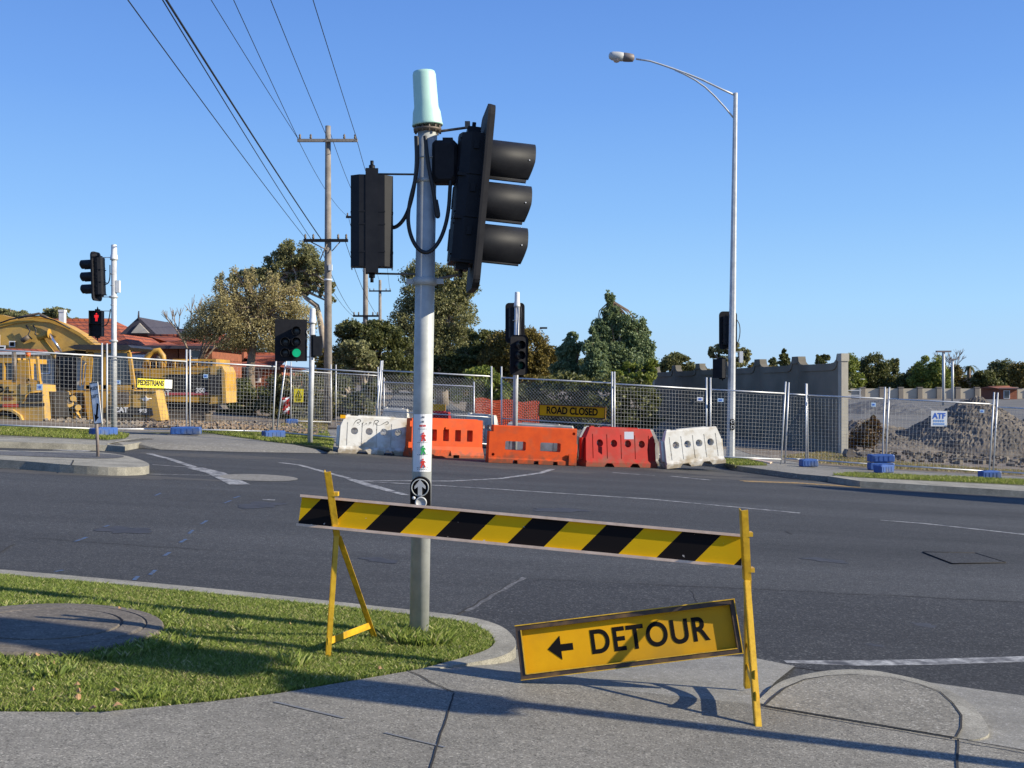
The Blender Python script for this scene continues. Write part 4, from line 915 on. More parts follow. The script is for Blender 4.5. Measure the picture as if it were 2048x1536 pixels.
# DETOUR
bl = P(1043, 1361, 5.60); br = P(1485, 1307, 5.585); tl = P(1028, 1252, 5.67); tr_ = P(1472, 1200, 5.65)
root = thing('detour_sign', 'yellow DETOUR sign with left arrow leaning crooked against the right trestle', 'sign', bl)
xd = (br - bl).normalized(); yd = (tl - bl); hh = yd.length; W_ = (br - bl).length; yd = (yd - xd * yd.dot(xd)).normalized(); M4 = frame(bl, xd, yd); zn = Vector((M4[0][2], M4[1][2], M4[2][2]))
if zn.y > 0: zn = -zn
ML = frame(Vector((0, 0, 0)), xd, yd)
b = MB(ML); b.box((W_ / 2, hh / 2, -.004), (W_ - .02, hh - .02, .006)); b.build('face', signy, root)
fr = MB(ML); fw = .026
fr.box((W_ / 2, fw / 2, .012), (W_, fw, .034)); fr.box((W_ / 2, hh - fw / 2, .012), (W_, fw, .034)); fr.box((fw / 2, hh / 2, .012), (fw, hh - 2 * fw, .0338)); fr.box((W_ - fw / 2, hh / 2, .012), (fw, hh - 2 * fw, .0338)); fr.build('frame', signfr, root)
fr = MB(ML)
for (cx, cy_, a, b_) in ((W_ / 2, hh - .0015, W_ + .004, .005), (W_ / 2, .0015, W_ + .004, .004), (W_ - .0015, hh / 2, .005, hh - .01), (W_ / 2, fw + .002, W_ - 2 * fw, .005), (fw + .002, hh / 2, .006, hh - 2 * fw)): fr.box((cx, cy_, .0305), (a, b_, .006))
fr.build('edge_trim', yelp, root)
text('DETOUR', hh * .61, ML @ Matrix.Translation((W_ * .595, hh * .51, .0)), signblk, 'lettering', root, bold=.0035, depth=.0006, spacing=1.10, sx=.86)
b = MB(ML); k = hh; b.prism([(W_ * .135 - 0, hh * .5, -.0012), (W_ * .195, hh * .72, -.0012), (W_ * .195, hh * .565, -.0012), (W_ * .25, hh * .565, -.0012), (W_ * .25, hh * .44, -.0012), (W_ * .195, hh * .44, -.0012), (W_ * .195, hh * .285, -.0012)], (0, 0, .002)); b.build('arrow', signblk, root)
# ROAD CLOSED
def boardsign(name, label, px0, px1, yt0, yb0, yt1, yb1, Y0, Y1, m, txt, tm, size=.7, cat='sign', fm=None, align=.5, bold=.003, sx=.85):
    a, c = P(px0, yb0, Y0), P(px1, yb1, Y1); d = P(px0, yt0, Y0); root = thing(name, label, cat, a)
    xd = (c - a); W = xd.length; yd = (d - a); H = yd.length; M = frame(Vector((0, 0, 0)), xd, yd)
    b = MB(M); b.box((W / 2, H / 2, -.01), (W, H, .02)); b.build('panel', m, root)
    if fm:
        b = MB(M); t = H * .07
        for (cx, cy_, p, q) in ((W / 2, t / 2, W, t), (W / 2, H - t / 2, W, t), (t / 2, H / 2, t, H - 2 * t), (W - t / 2, H / 2, t, H - 2 * t)): b.box((cx, cy_, .008), (p, q, .03))
        b.build('frame', fm, root)
    if txt: text(txt, H * size, M @ Matrix.Translation((W * align, H * .5, .003)), tm, 'lettering', root, bold=bold, depth=.001, sx=sx)
    return root, M, W, H
boardsign('road_closed_sign', 'amber ROAD CLOSED sign hung on the chain mesh fence', 1077, 1211, 808, 832, 816, 838, 27.4, 26.9, signy, 'ROAD CLOSED', signblk, .80, fm=signfr, bold=.008, sx=.80)
rt, M, W, H = boardsign('pedestrians_sign', 'lemon yellow PEDESTRIANS sign with white end on the left fence', 272, 346, 754, 776, 757, 779, 26.3, 27.1, signyel, 'PEDESTRIANS', signblk, .70, fm=signblk, align=.39, bold=.006, sx=.64)
b = MB(M); b.prism([(W * .76, H * .08, .002), (W * .97, H * .08, .002), (W * .97, H * .92, .002), (W * .76, H * .92, .002)], (0, 0, .002)); b.build('white_panel', signw, rt)
b = MB(M); b.lathe([(H * .27, .0), (H * .27, .002)], (W * .86, H * .5, .004), 16); b.build('blue_disc', mat('pale blue', (.45, .62, .80), .6), rt)
# small notice plates
bluetxt = mat('blue print', (.03, .13, .55), .6)
def plate(px, py, w_, h_, Y, label, m=signw, txt='', tm=None, size=.5):
    a = P(px - w_ / 2, py + h_ / 2, Y); c = P(px + w_ / 2, py + h_ / 2 + .4, Y); root = thing('notice_plate', label, 'notice', a)
    xd = (c - a); W = xd.length; H = h_ / F * Y; M = frame(Vector((0, 0, 0)), xd, Vector((0, 0, 1))); b = MB(M); b.box((W / 2, H / 2, -.004), (W, H, .006), None); b.build('panel', m, root)
    if txt: text(txt, H * size, M @ Matrix.Translation((W * .5, H * .66, .002)), tm, 'lettering', root, bold=.006, depth=.001, sx=.95)
    return root, M, W, H
rt, M, W, H = plate(1878, 837, 32, 31, 27.2, 'square white and blue hire notice on the fence before the spoil heap', signw, 'ATF', bluetxt, .5)
b = MB(M)
for j, n in ((.36, 5), (.16, 6)):
    for k in range(n): b.box((W * (.14 + .72 * (k + .5) / n), H * j, .003), (W * .085, H * .13, .002))
b.build('small_print', mat('pale blue print', (.25, .42, .75), .6), rt)
for (px, py, w_, h_, Y, lb) in ((1400, 798, 12, 8, 27.6, 'small white notice on the fence left of the street lamp pole'), (1441, 800, 12, 7, 27.7, 'small pale blue notice close to the street lamp pole'), (1964, 822, 9, 6, 27, 'small blue tag on the fence over the top of the spoil heap'), (1747, 809, 9, 8, 27.5, 'small blue tag on the fence just left of the leaning double posts'), (236, 764, 9, 8, 26, 'small blue tag on the fence at the signal pole'), (79, 774, 12, 12, 25.3, 'round pale blue tag on the leftmost fence panel'), (411, 752, 9, 8, 27.6, 'small pale blue tag on the fence before the digger engine cover')):
    rt, M, W, H = plate(px, py, w_, h_, Y, lb, mat('pale blue', (.45, .62, .80), .6) if 'blue' in lb else signw)
    b = MB(M); b.box((W * .5, H * .5, .002), (W * .5, H * .4, .002)); b.build('mark', bluetxt, rt)
rt, M, W, H = plate(597, 791, 19, 27, 36.8, 'yellow warning sign with black triangle on the back row fence', signyel)
b = MB(M); t3 = [(W * .12, H * .36, .002), (W * .88, H * .36, .002), (W * .5, H * .92, .002)]; t4 = [(W * .26, H * .43, .004), (W * .74, H * .43, .004), (W * .5, H * .80, .004)]
b.prism(t3, (0, 0, .001)); b.build('triangle', signblk, rt); b = MB(M); b.prism(t4, (0, 0, .001)); b.build('triangle_field', signyel, rt)
b = MB(M); b.box((W * .5, H * .6, .007), (W * .1, H * .2, .002)); b.box((W * .5, H * .48, .007), (W * .1, H * .05, .002)); b.box((W * .5, H * .24, .003), (W * .6, H * .06, .002)); b.box((W * .5, H * .13, .003), (W * .5, H * .05, .002)); b.build('print', signblk, rt)
# KEEP LEFT
base = G(196, 913, .016); root = thing('keep_left_sign', 'narrow white KEEP LEFT sign with black arrow on a post on the median nose', 'sign', base); Yq = base.y
b = MB(); b.tube([base, P(190, 770, Yq)], .027, 10); wb(b, 'post', mat('grey brown post', (.22, .17, .15), .7, (.30, .26, .24), 8), root)
a = P(188, 849, Yq - .04); c = P(204.5, 847, Yq - .07); up = P(187, 765, Yq - .04) - a; M = frame(a - base, c - a, up); W = (c - a).length; H = up.length
b = MB(M); b.box((W / 2, H / 2, 0), (W, H, .012)); b.build('panel', signw, root)
b = MB(M)
for (cx, cy_, p, q) in ((W / 2, H * .012, W, H * .018), (W / 2, H * .985, W, H * .018), (W * .04, H / 2, W * .06, H * .96), (W * .96, H / 2, W * .04, H * .96)): b.box((cx, cy_, .007), (p, q, .004))
b.build('border', signblk, root)
text('KEEP', H * .115, M @ Matrix.Translation((W * .5, H * .85, .008)), signblk, 'lettering', root, bold=.001, depth=.001, sx=.72)
text('LEFT', H * .115, M @ Matrix.Translation((W * .5, H * .66, .008)), signblk, 'lettering', root, bold=.001, depth=.001, sx=.72)
b = MB(M); b.prism([(W * .62, H * .50, .007), (W * .85, H * .47, .007), (W * .56, H * .18, .007), (W * .70, H * .16, .007), (W * .22, H * .06, .007), (W * .20, H * .26, .007), (W * .36, H * .21, .007)], (0, 0, .002)); b.build('arrow', signblk, root)

# ================================================================ the striped board on its trestles
Yl, Yr = 5.93, 5.50
bl = P(596, 1052, Yl + .04); tl = P(600, 990, Yl + .04); br = P(1482, 1137, Yr + .04); tr_ = P(1483, 1072, Yr + .04)
root = thing('barrier_board', 'long black and yellow striped timber barrier board across two trestles', 'barrier board', bl)
xd = br - bl; W_ = xd.length; yd = (tl - bl) + Vector((.0, .03, 0)); hh = yd.length; ML = frame(Vector((0, 0, 0)), xd, yd)
# local frame: x along, z up (so stripes use x and z); front faces -y
MX = ML @ Matrix.Rotation(R(-90), 4, 'X')
def localobj(b, name, m):
    o = b.build(name, m, root); o.matrix_local = ML @ Matrix(((1, 0, 0, 0), (0, 0, 1, 0), (0, -1, 0, 0), (0, 0, 0, 1))); return o
# in this local space: x along board, y = away from the viewer, z = up the board
b = MB(); b.box((W_ / 2, .010, hh / 2), (W_, .018, hh - .01)); localobj(b, 'striped_panel', stripemat(.389, .85))
b = MB(); b.box((W_ / 2, .004, hh - .007), (W_ + .01, .040, .014)); b.box((W_ / 2, .004, .007), (W_ + .01, .040, .014)); localobj(b, 'edge_strip', timber)
def angle(b, p, q, wdir, w_=.030, t=.005):
    p = Vector(p); q = Vector(q); ax = (q - p).normalized(); a = Vector(wdir); a = (a - ax * a.dot(ax)).normalized(); c = ax.cross(a)
    for (u, v) in ((a, c), (c, a)):
        b.prism([p, p + u * w_, p + u * w_ + v * t, p + v * t], q - p)
def trestle(label, F1, R1, apex, top, bar_h, sgn):
    root = thing('trestle', label, 'trestle', F1, 'yellow steel trestles under the striped board')
    b = MB(); angle(b, F1, apex, (1, .1, 0)); wb(b, 'leg', yelp, root)
    b = MB(); angle(b, R1, apex + Vector((.01, .02, -.01)), (1, .1, 0), .03); wb(b, 'leg', yelp, root)
    b = MB(); angle(b, apex - (top - apex) * .02, top, (1, .1, 0), .036); 
    wb(b, 'upright', yelp, root)
    t = bar_h; b = MB(); p, q = F1.lerp(apex, t), R1.lerp(apex, t + .01); d = q - p; b.prism([p + Vector((.01, 0, 0)), p + Vector((.014, 0, 0)), p + Vector((.014, 0, .038)), p + Vector((.01, 0, .038))], d); wb(b, 'crossbar', yelp, root)
    b = MB(); k = apex.lerp(top, .14); k2 = apex.lerp(top, .66)
    for z_ in (k, k2): b.box(z_ + Vector((.035, .03, .0)), (.04, .05, .022))
    wb(b, 'board_clip', yelp, root)
    return root
Fl = G(650, 1320, -.02); Rl = G(746, 1283, -.02); al = P(667, 1072, Yl + .02); tpl = P(648, 945, Yl - .10)
trestle('left yellow steel trestle standing on the grass', Fl, Rl, al, tpl, .12, 1)
Fr = G(1511, 1453); Rr = G(1490, 1378, -.01); ar = P(1489, 1160, Yr + .02); tpr = P(1482, 1022, Yr - .08)
rt = trestle('right yellow steel trestle standing on the concrete behind the leaning DETOUR sign', Fr, Rr, ar, tpr, .16, 1)
b = MB(); p, q = Fr.lerp(ar, .30), Rr.lerp(ar, .36); pts = []
for k in range(9):
    t = k / 8; s = p.lerp(q, t); s.z -= .05 * math.sin(math.pi * t); pts.append(s)
for k in range(8): d = pts[k + 1] - pts[k]; b.prism([pts[k] + Vector((.012, 0, 0)), pts[k] + Vector((.016, 0, 0)), pts[k] + Vector((.016, 0, .045)), pts[k] + Vector((.012, 0, .045))], d)
wb(b, 'crossbar', yelp, rt)

# ================================================================ water-filled barriers
def barrier(px0, py0, px1, py1, hL, hR, m, label, kind='holes', depth=.46, base0=None, base1=None, nh=4, group='plastic water-filled barriers', grime=None):
    A = base0 if base0 is not None else G(px0, py0, -.115); B = base1 if base1 is not None else G(px1, py1, -.115)
    d = B - A; L = d.length; H = (hL + hR) / 2
    root = thing('plastic_barrier', label, 'barrier', A, group)
    u = d.normalized(); n = Vector((-u.y, u.x, 0)).normalized(); n = n if n.y > 0 else -n
    M = Matrix.Identity(4); up = u.cross(n); up = up if up.z > 0 else -up
    for i in range(3): M[i][0] = u[i]; M[i][1] = n[i]; M[i][2] = up[i]
    b = MB()
    if kind == 'holes':
        sec = [(0, 0), (0, .10), (.05, .16), (.15, H - .03), (.17, H), (depth - .17, H), (depth - .15, H - .03), (depth - .05, .16), (depth, .10), (depth, 0)]
        b.prism([(0, a, c) for a, c in sec], (L, 0, 0))
    elif kind == 'slots':
        sec = [(.10, .26), (.10, H), (depth - .06, H), (depth - .06, .26), (depth, .0), (.16, 0), (-.02, .26)]
        sec = [(.0, 0), (.0, .06), (.10, .26), (.12, H - .02), (.14, H), (depth - .14, H), (depth - .12, H - .02), (depth - .1, .26), (depth, .06), (depth, 0)]
        b.prism([(0, a, c) for a, c in sec], (L, 0, 0))
    else:
        sec = [(0, 0), (.0, .09), (.035, .12), (.07, H - .02), (.09, H), (depth - .09, H), (depth - .07, H - .02), (depth - .035, .12), (depth, .09), (depth, 0)]
        b.prism([(0, a, c) for a, c in sec], (L, 0, 0))
    o = b.build('shell', [m, grime or m], root)
    c = MB()
    def hole(cx, cz, r): c.lathe([(r * 1.12, -.3), (r, .16), (r, depth - .1), (r * 1.12, depth + .4)], (cx, 0, cz), 20, Matrix.Rotation(R(-90), 3, 'X'))
    if kind == 'holes':
        for k in range(nh): hole(L * (.5 + (k - (nh - 1) / 2) * .196), H * .60, H * .095)
        for k in range(nh + 1):
            x = L * (.5 + (k - nh / 2) * .196); c.box((x, .085, H * .52), (.020, .055, H * .62), Matrix.Rotation(R(-8), 3, 'X'))
            c.box((x, depth - .085, H * .52), (.020, .055, H * .62), Matrix.Rotation(R(8), 3, 'X'))
        for sx in (0, L):
            sg = 1 if sx == 0 else -1
            c.prism([(sx - sg * .1, -1, H + .1), (sx + sg * L * .10, -1, H + .1), (sx + sg * .035, -1, H * .72), (sx + sg * .02, -1, H * .12), (sx - sg * .1, -1, H * .05)], (0, 3, 0))
        for x in (.32, .68): c.prism([(L * x - .13, -.2, -.1), (L * x + .13, -.2, -.1), (L * x + .13, -.2, .02), (L * x + .07, -.2, .085), (L * x - .07, -.2, .085), (L * x - .13, -.2, .02)], (0, 2, 0))
    elif kind == 'slots':
        for k in range(4): c.prism([(L * (.34 + k * .17 - .035) + a, -.3, H * .58 + b_) for a, b_ in rrect(L * .082, H * .30, .02, 3)], (0, 2, 0))
        c.box((L * .35, -.02, H * .2), (L * .36, .16, H * .3))
        for x in (.2, .6): c.box((L * x, .2, .02), (.16, 1, .1))
    else:
        for x in (.30, .70): c.prism([(L * x + a, -.3, H * .47 + b_) for a, b_ in rrect(L * .235, H * .24, .03, 3)], (0, 2, 0))
        for x in (.30, .54, .76): c.prism([(L * x - .07, -.3, -.1), (L * x + .07, -.3, -.1), (L * x + .05, -.3, .075), (L * x - .05, -.3, .075)], (0, 2, 0))
        for x, z_ in ((.05, .22), (.965, .86)): c.lathe([(.035, -.1), (.035, .13)], (L * x, .0, H * z_), 14, Matrix.Rotation(R(-90), 3, 'X'))
        c.box((-.05, .5, H * .98), (L * .09 + .1, 2, H * .3))
    co = c.build('cut', m, root); bpy.context.view_layer.update()
    cut(o, co); o.matrix_local = M
    x = MB()
    if kind == 'holes':
        x.box((L * .5, depth / 2, H + .008), (L * .5, .12, .02)); x.box((L * .12, depth / 2, H + .01), (.09, .09, .03)); 
        x.box((-.012, depth / 2, H * .45), (.06, .12, H * .55)); x.box((L + .0, depth / 2, H * .4), (.05, .12, H * .5)); nm = 'lug'
    elif kind == 'slots':
        x.box((L * .49, .105, H * .77), (.12, .05, .05)); x.box((-.03, .12, H * .86), (.10, .12, .13)); x.box((-.04, .12, H * .32), (.12, .12, .13)); x.box((L * .5, depth / 2, H * 1.005), (L * .9, .1, .03)); nm = 'lug'
    else: x.box((L * .955, -.012, .14), (L * .09, .04, .26)); x.box((L + .02, depth / 2, H * .4), (.06, .12, .3)); nm = 'lug'
    o2 = x.build(nm, m, root); o2.matrix_local = M
    return root, M, L, H
rt, M, L, H = barrier(676, 906, 826, 912, .88, .84, whiteb, 'white barrier with black scribbled graffiti at the left end of the row')
gr = MB(M)
def scr(pl, r=.009):
    q = [Vector((x * L, .055 + .10 * z * 1.0 - .0, z * H)) for x, z in pl]
    for _ in range(2):
        nq = [q[0]]
        for i in range(len(q) - 1): nq += [q[i] * .75 + q[i + 1] * .25, q[i] * .25 + q[i + 1] * .75]
        q = nq + [q[-1]]
    gr.tube(q, r, 5)
for plx in ([(.18, .74), (.22, .88), (.27, .92), (.29, .85), (.22, .82), (.28, .78), (.24, .74)], [(.32, .84), (.30, .76), (.34, .76), (.36, .84), (.37, .75)], [(.39, .75), (.40, .86), (.43, .84), (.40, .80)], [(.45, .74), (.47, .92), (.53, .90), (.50, .83), (.46, .82), (.53, .76), (.58, .82), (.64, .90), (.66, .84), (.62, .80)], [(.22, .70), (.35, .73), (.50, .66), (.55, .62)]): scr(plx)
gr.build('graffiti', signblk, rt)
b = MB(M); b.box((L * .045, .18, H * .965), (L * .07, .1, H * .09)); b.build('amber_reflector', signy, rt)
barrier(826, 915, 968, 917, .90, .88, orange, 'bright orange barrier with four upright slots behind the near signal pole', 'slots', .5)
rt, M, L, H = barrier(977, 925, 1152, 932, .84, .84, orange, 'bright orange barrier with two wide rectangular openings', 'rects', .42)
barrier(1172, 933, 1315, 936, .90, .90, redp, 'red barrier with four round holes and a small white label')
rt = [o for o in bpy.data.objects if o.name.startswith('plastic_barrier')][-1]
A = G(1172, 933, -.115)
b = MB(); q = P(1258, 871, A.y + .10); b.box(q, (.21, .012, .17), Matrix.Rotation(R(-9), 3, 'X')); wb(b, 'sticker', signw, bpy.data.objects['plastic_barrier.003'])
barrier(0, 0, 0, 0, .86, .88, whiteb, 'clean white barrier set askew at the right end of the row', base0=P(1334, 938, 25.6), base1=P(1452, 926, 25.9))
# barriers of the rows behind
barrier(0, 0, 0, 0, .86, .86, whiteg, 'grey white barrier standing behind the orange one with two openings', base0=Vector((P(1000, 0, 27.0).x, 27.0, zp(0, 27.0) - .115)), base1=Vector((P(1150, 0, 26.6).x, 26.6, zp(1.7, 26.6) - .115)))
barrier(0, 0, 0, 0, .86, .86, whiteg, 'dirty white barrier standing behind the red one', base0=Vector((P(1155, 0, 26.65).x, 26.65, zp(1.9, 26.65) - .115)), base1=Vector((P(1318, 0, 26.75).x, 26.75, zp(3.5, 26.75) - .115)))
barrier(0, 0, 0, 0, .9, .9, whiteg, 'distant white barrier seen through the chain mesh left of the signal pole', base0=gx(757, 33.5, -.1), base1=gx(812, 33.3, -.1))
barrier(0, 0, 0, 0, .9, .9, redp, 'distant faded red barrier under the small amber board', base0=gx(840, 32.5, -.1), base1=gx(894, 32.2, -.1))
barrier(0, 0, 0, 0, .9, .9, whiteg, 'distant white barrier seen through the chain mesh right of the signal pole', base0=gx(922, 31.5, -.1), base1=gx(985, 31.0, -.1))
boardsign('amber_board', 'small plain amber board above the distant red barrier', 864, 891, 808, 821, 809, 822, 32., 31.9, signy, '', None)

# ================================================================ machines behind the left fence
def pp(l, Y): return [P(a, b_, Y) for a, b_ in l]
def part(root, name, m, pieces=None, prisms=None, tubes=None, Y=33, d=.5):
    if prisms and len(prisms) > 1 and not tubes:
        for p_ in prisms: o = part(root, name, m, prisms=[p_])
        return o
    b = MB()
    for l, y, dd in (prisms or []): b.prism(pp(l, y), (0, dd, 0))
    for l, y, r in (tubes or []): b.tube([P(q[0], q[1], y) for q in l], r, 10)
    return wb(b, name, m, root)
def rect(x0, y0, x1, y1): return [(x0, y0), (x1, y0), (x1, y1), (x0, y1)]
# digger with the long raised boom (body far right, boom reaching left)
Y = 36.2; base = gx(350, Y + 1.2); root = thing('excavator', 'large yellow tracked excavator with arched boom and black engine cover numbered 350', 'excavator', base)
boom = [(-60, 662), (0, 652), (30, 645), (70, 640), (100, 643), (130, 654), (160, 671), (182, 688), (215, 712), (240, 740), (215, 752), (190, 735), (160, 716), (120, 702), (60, 697), (0, 696), (-60, 697)]
part(root, 'boom', cyel2, prisms=[(boom, Y - .3, .55)])
part(root, 'boom_flange', cyel, prisms=[([(-60, 656), (0, 646), (30, 640), (70, 636), (100, 639), (132, 650), (162, 667), (186, 686), (215, 706), (215, 712), (182, 690), (160, 673), (130, 656), (100, 645), (70, 642), (30, 647), (0, 654), (-60, 664)], Y - .36, .67)])
part(root, 'hydraulic_pipe', cyel, tubes=[([(-40, 652), (10, 644), (38, 640), (70, 634), (98, 637), (130, 648), (150, 660)], Y - .05, .035)])
part(root, 'hydraulic_pipe', steel, tubes=[([(36, 637), (50, 632), (78, 627), (92, 634), (103, 640)], Y + .0, .04)])
part(root, 'stick', cyel, prisms=[([(-60, 640), (-20, 630), (0, 629), (30, 636), (36, 641), (0, 646), (-60, 655)], Y + .4, .4)])
part(root, 'boom_cylinder', cyel, tubes=[([(76, 676), (98, 667)], Y - .55, .10), ([(98, 667), (99, 667)], Y - .6, .16), ([(84, 680), (118, 722)], Y - .5, .085)])
part(root, 'cylinder_rod', chrome, tubes=[([(99, 668), (122, 703)], Y - .62, .045)])
part(root, 'pivot_pin', steel, tubes=[([(44, 682), (58, 673)], Y - .45, .08)])
Tb = frame(P(0, 688, Y - .38) - base, (1, 0, 0), (0, 0, 1))
text('L', .58, Tb @ Matrix.Translation((.0, .03, 0)), signw, 'lettering', root, bold=.045, depth=.004); text('L', .56, Tb @ Matrix.Translation((.0, .03, .006)), signblk, 'lettering', root, bold=.0, depth=.004)
b = MB(); b.prism(pp(rect(18, 682, 30, 694), Y - .385), (0, .02, 0)); wb(b, 'lettering', signw, root); b = MB(); b.prism(pp(rect(20, 684, 28, 692), Y - .40), (0, .02, 0)); wb(b, 'lettering', signblk, root)
part(root, 'engine_house', cyel, prisms=[([(262, 737), (440, 735), (452, 745), (453, 806), (330, 803), (262, 800)], Y, 1.3), (rect(345, 718, 432, 736), Y + .3, 1.8)])
part(root, 'counterweight', cyel2, prisms=[([(418, 733), (444, 732), (449, 742), (451, 770), (453, 806), (418, 808)], Y - .06, 1.4)])
part(root, 'side_cover', mblack, prisms=[([(338, 749), (418, 748), (418, 785), (330, 785), (330, 760)], Y - .02, .1), ([(420, 749), (441, 750), (441, 790), (420, 790)], Y - .09, .05)])
part(root, 'stripe', mat('faded red stripe', (.45, .07, .09), .6), prisms=[(rect(325, 785, 419, 790), Y - .03, .05)])
Tb = frame(P(401, 781, Y - .04) - base, (1, 0, 0), (0, 0, 1)); text('350', .21, Tb, signw, 'lettering', root, bold=.006, depth=.004)
Tb = frame(P(326, 786, Y - .05) - base, (1, 0, 0), (0, 0, 1)); text('CAT', .24, Tb, signw, 'lettering', root, bold=.01, depth=.004)
b = MB()
for k in range(9): b.prism(pp(rect(349 + k * 9, 722, 353 + k * 9, 732), Y + .28), (0, .05, 0))
wb(b, 'grille', mblack, root)
part(root, 'exhaust', steel, tubes=[([(318, 737), (318, 712)], Y + .8, .09)]); 
part(root, 'air_pipe', cyel, tubes=[([(290, 735), (294, 715), (305, 703), (318, 701), (326, 712), (328, 735)], Y + .3, .10)])
part(root, 'undercarriage', steel, prisms=[([(280, 808), (420, 808), (430, 820), (270, 820)], Y + .4, 1.8)])
def tracks(x0, x1, y0, y1, Y, dd, nm='track'):
    b = MB(); r = (y1 - y0) / 2; ol = []
    for k in range(9): a = R(90 + 180 * k / 8); ol.append((x0 + r + r * math.cos(a), (y0 + y1) / 2 - r * math.sin(a)))
    for k in range(9): a = R(-90 + 180 * k / 8); ol.append((x1 - r + r * math.cos(a), (y0 + y1) / 2 - r * math.sin(a)))
    b.prism(pp(ol, Y), (0, dd, 0))
    per = []; n = len(ol)
    for i in range(n):
        a, c = ol[i], ol[(i + 1) % n]; L = math.dist(a, c); m = max(1, int(L / 5))
        for k in range(m): per.append((a[0] + (c[0] - a[0]) * (k + .5) / m, a[1] + (c[1] - a[1]) * (k + .5) / m, math.atan2(-(c[1] - a[1]), c[0] - a[0])))
    for (x, y, a) in per: b.box(P(x, y, Y) + Vector((0, dd / 2, 0)), (.055, dd + .05, .06), Matrix.Rotation(-a, 3, 'Y'))
    return b
wb(tracks(262, 412, 820, 848, Y + .1, .6), 'track', steel, root); wb(tracks(265, 415, 818, 842, Y + 2.2, .6), 'track', steel, root)

# loader in front, centre-left
Y = 32.2; base = gx(215, Y + 1); root = thing('track_loader', 'yellow tracked loader numbered 963 with dark roofed glass cab behind the signal pole', 'loader', base)
part(root, 'cab_frame', cyel, prisms=[([(168, 778), (176, 704), (186, 704), (180, 778)], Y, .12), ([(206, 778), (207, 704), (213, 704), (213, 778)], Y, .12), ([(254, 704), (264, 778), (271, 778), (260, 704)], Y, .12), (rect(172, 698, 258, 706), Y, .12), (rect(172, 770, 268, 780), Y, .12), ([(168, 778), (176, 704), (186, 704), (180, 778)], Y + 1.6, .12), ([(254, 704), (264, 778), (271, 778), (260, 704)], Y + 1.6, .12), (rect(172, 698, 258, 706), Y + 1.6, .12)])
part(root, 'cab_window', glass, prisms=[([(182, 770), (188, 706), (206, 706), (206, 770)], Y + .04, .02), ([(213, 706), (254, 706), (262, 770), (213, 770)], Y + .04, .02), ([(182, 770), (188, 706), (254, 706), (262, 770)], Y + 1.66, .02)])
part(root, 'seat', mblack, prisms=[(rect(215, 735, 235, 775), Y + .5, .5), (rect(200, 760, 235, 775), Y + .5, .5)])
part(root, 'roof', mblack, prisms=[([(136, 694), (150, 689), (256, 690), (262, 695), (256, 700), (150, 699)], Y - .1, 2.0)])
part(root, 'front_guard', mblack, prisms=[([(108, 780), (112, 714), (116, 714), (112, 780)], Y + .1, .1), ([(146, 780), (143, 705), (149, 705), (151, 780)], Y + .1, .1), (rect(108, 776, 152, 782), Y + .1, .1), ([(112, 714), (112, 705), (150, 700), (150, 706)], Y + .1, 1.4), ([(110, 776), (114, 716), (144, 712), (147, 776)], Y + 1.5, .05)])
part(root, 'hand_rail', cyel, tubes=[([(165, 770), (168, 730), (172, 726)], Y - .1, .02), ([(160, 772), (163, 715), (166, 712)], Y - .1, .018)])
part(root, 'body', cyel, prisms=[([(106, 781), (168, 781), (266, 780), (266, 846), (180, 846), (125, 838), (106, 815)], Y + .02, 1.2)])
part(root, 'engine_cover', cyel2, prisms=[([(266, 781), (311, 781), (322, 841), (266, 841)], Y, .8)])
part(root, 'side_panel', steel, prisms=[(rect(233, 784, 258, 808), Y - .02, .05)])
part(root, 'stripe', mblack, prisms=[([(212, 813), (303, 816), (306, 831), (212, 828)], Y - .05, .06)])
Tb = frame(P(242, 820, Y - .06) - base, (1, 0, -.02), (0, 0, 1)); text('CAT', .20, Tb, signw, 'lettering', root, bold=.009, depth=.004)
Tb = frame(P(286, 822, Y - .06) - base, (1, 0, -.02), (0, 0, 1)); text('963', .15, Tb, signw, 'lettering', root, bold=.006, depth=.004)
b = MB(); b.tube([P(280, 797, Y - .01), P(303, 797, Y - .01)], .012, 6); b.prism(pp([(284, 800), (291, 792), (298, 800), (291, 803)], Y - .02), (0, .02, 0)); wb(b, 'emblem', signw, root)
part(root, 'lift_arm', cyel2, prisms=[([(120, 785), (132, 783), (140, 800), (160, 842), (148, 846), (130, 815), (115, 830), (108, 826)], Y - .3, .25), ([(106, 838), (116, 800), (122, 802), (114, 842)], Y - .3, .2)])
part(root, 'cylinder', cyel, tubes=[([(122, 808), (158, 832)], Y - .4, .06), ([(128, 825), (140, 845)], Y - .4, .08)])
part(root, 'cylinder_rod', chrome, tubes=[([(118, 822), (128, 793)], Y - .4, .03)])
part(root, 'mast_plate', cyel2, prisms=[([(168, 784), (184, 784), (188, 843), (176, 843)], Y - .15, .12)])
part(root, 'bucket', cyel, prisms=[([(60, 858), (100, 848), (125, 850), (130, 862), (70, 866)], Y - .5, 2.4)])
wb(tracks(130, 315, 838, 866, Y - .05, .5), 'track', steel, root); wb(tracks(130, 315, 838, 864, Y + 1.6, .5), 'track', steel, root)

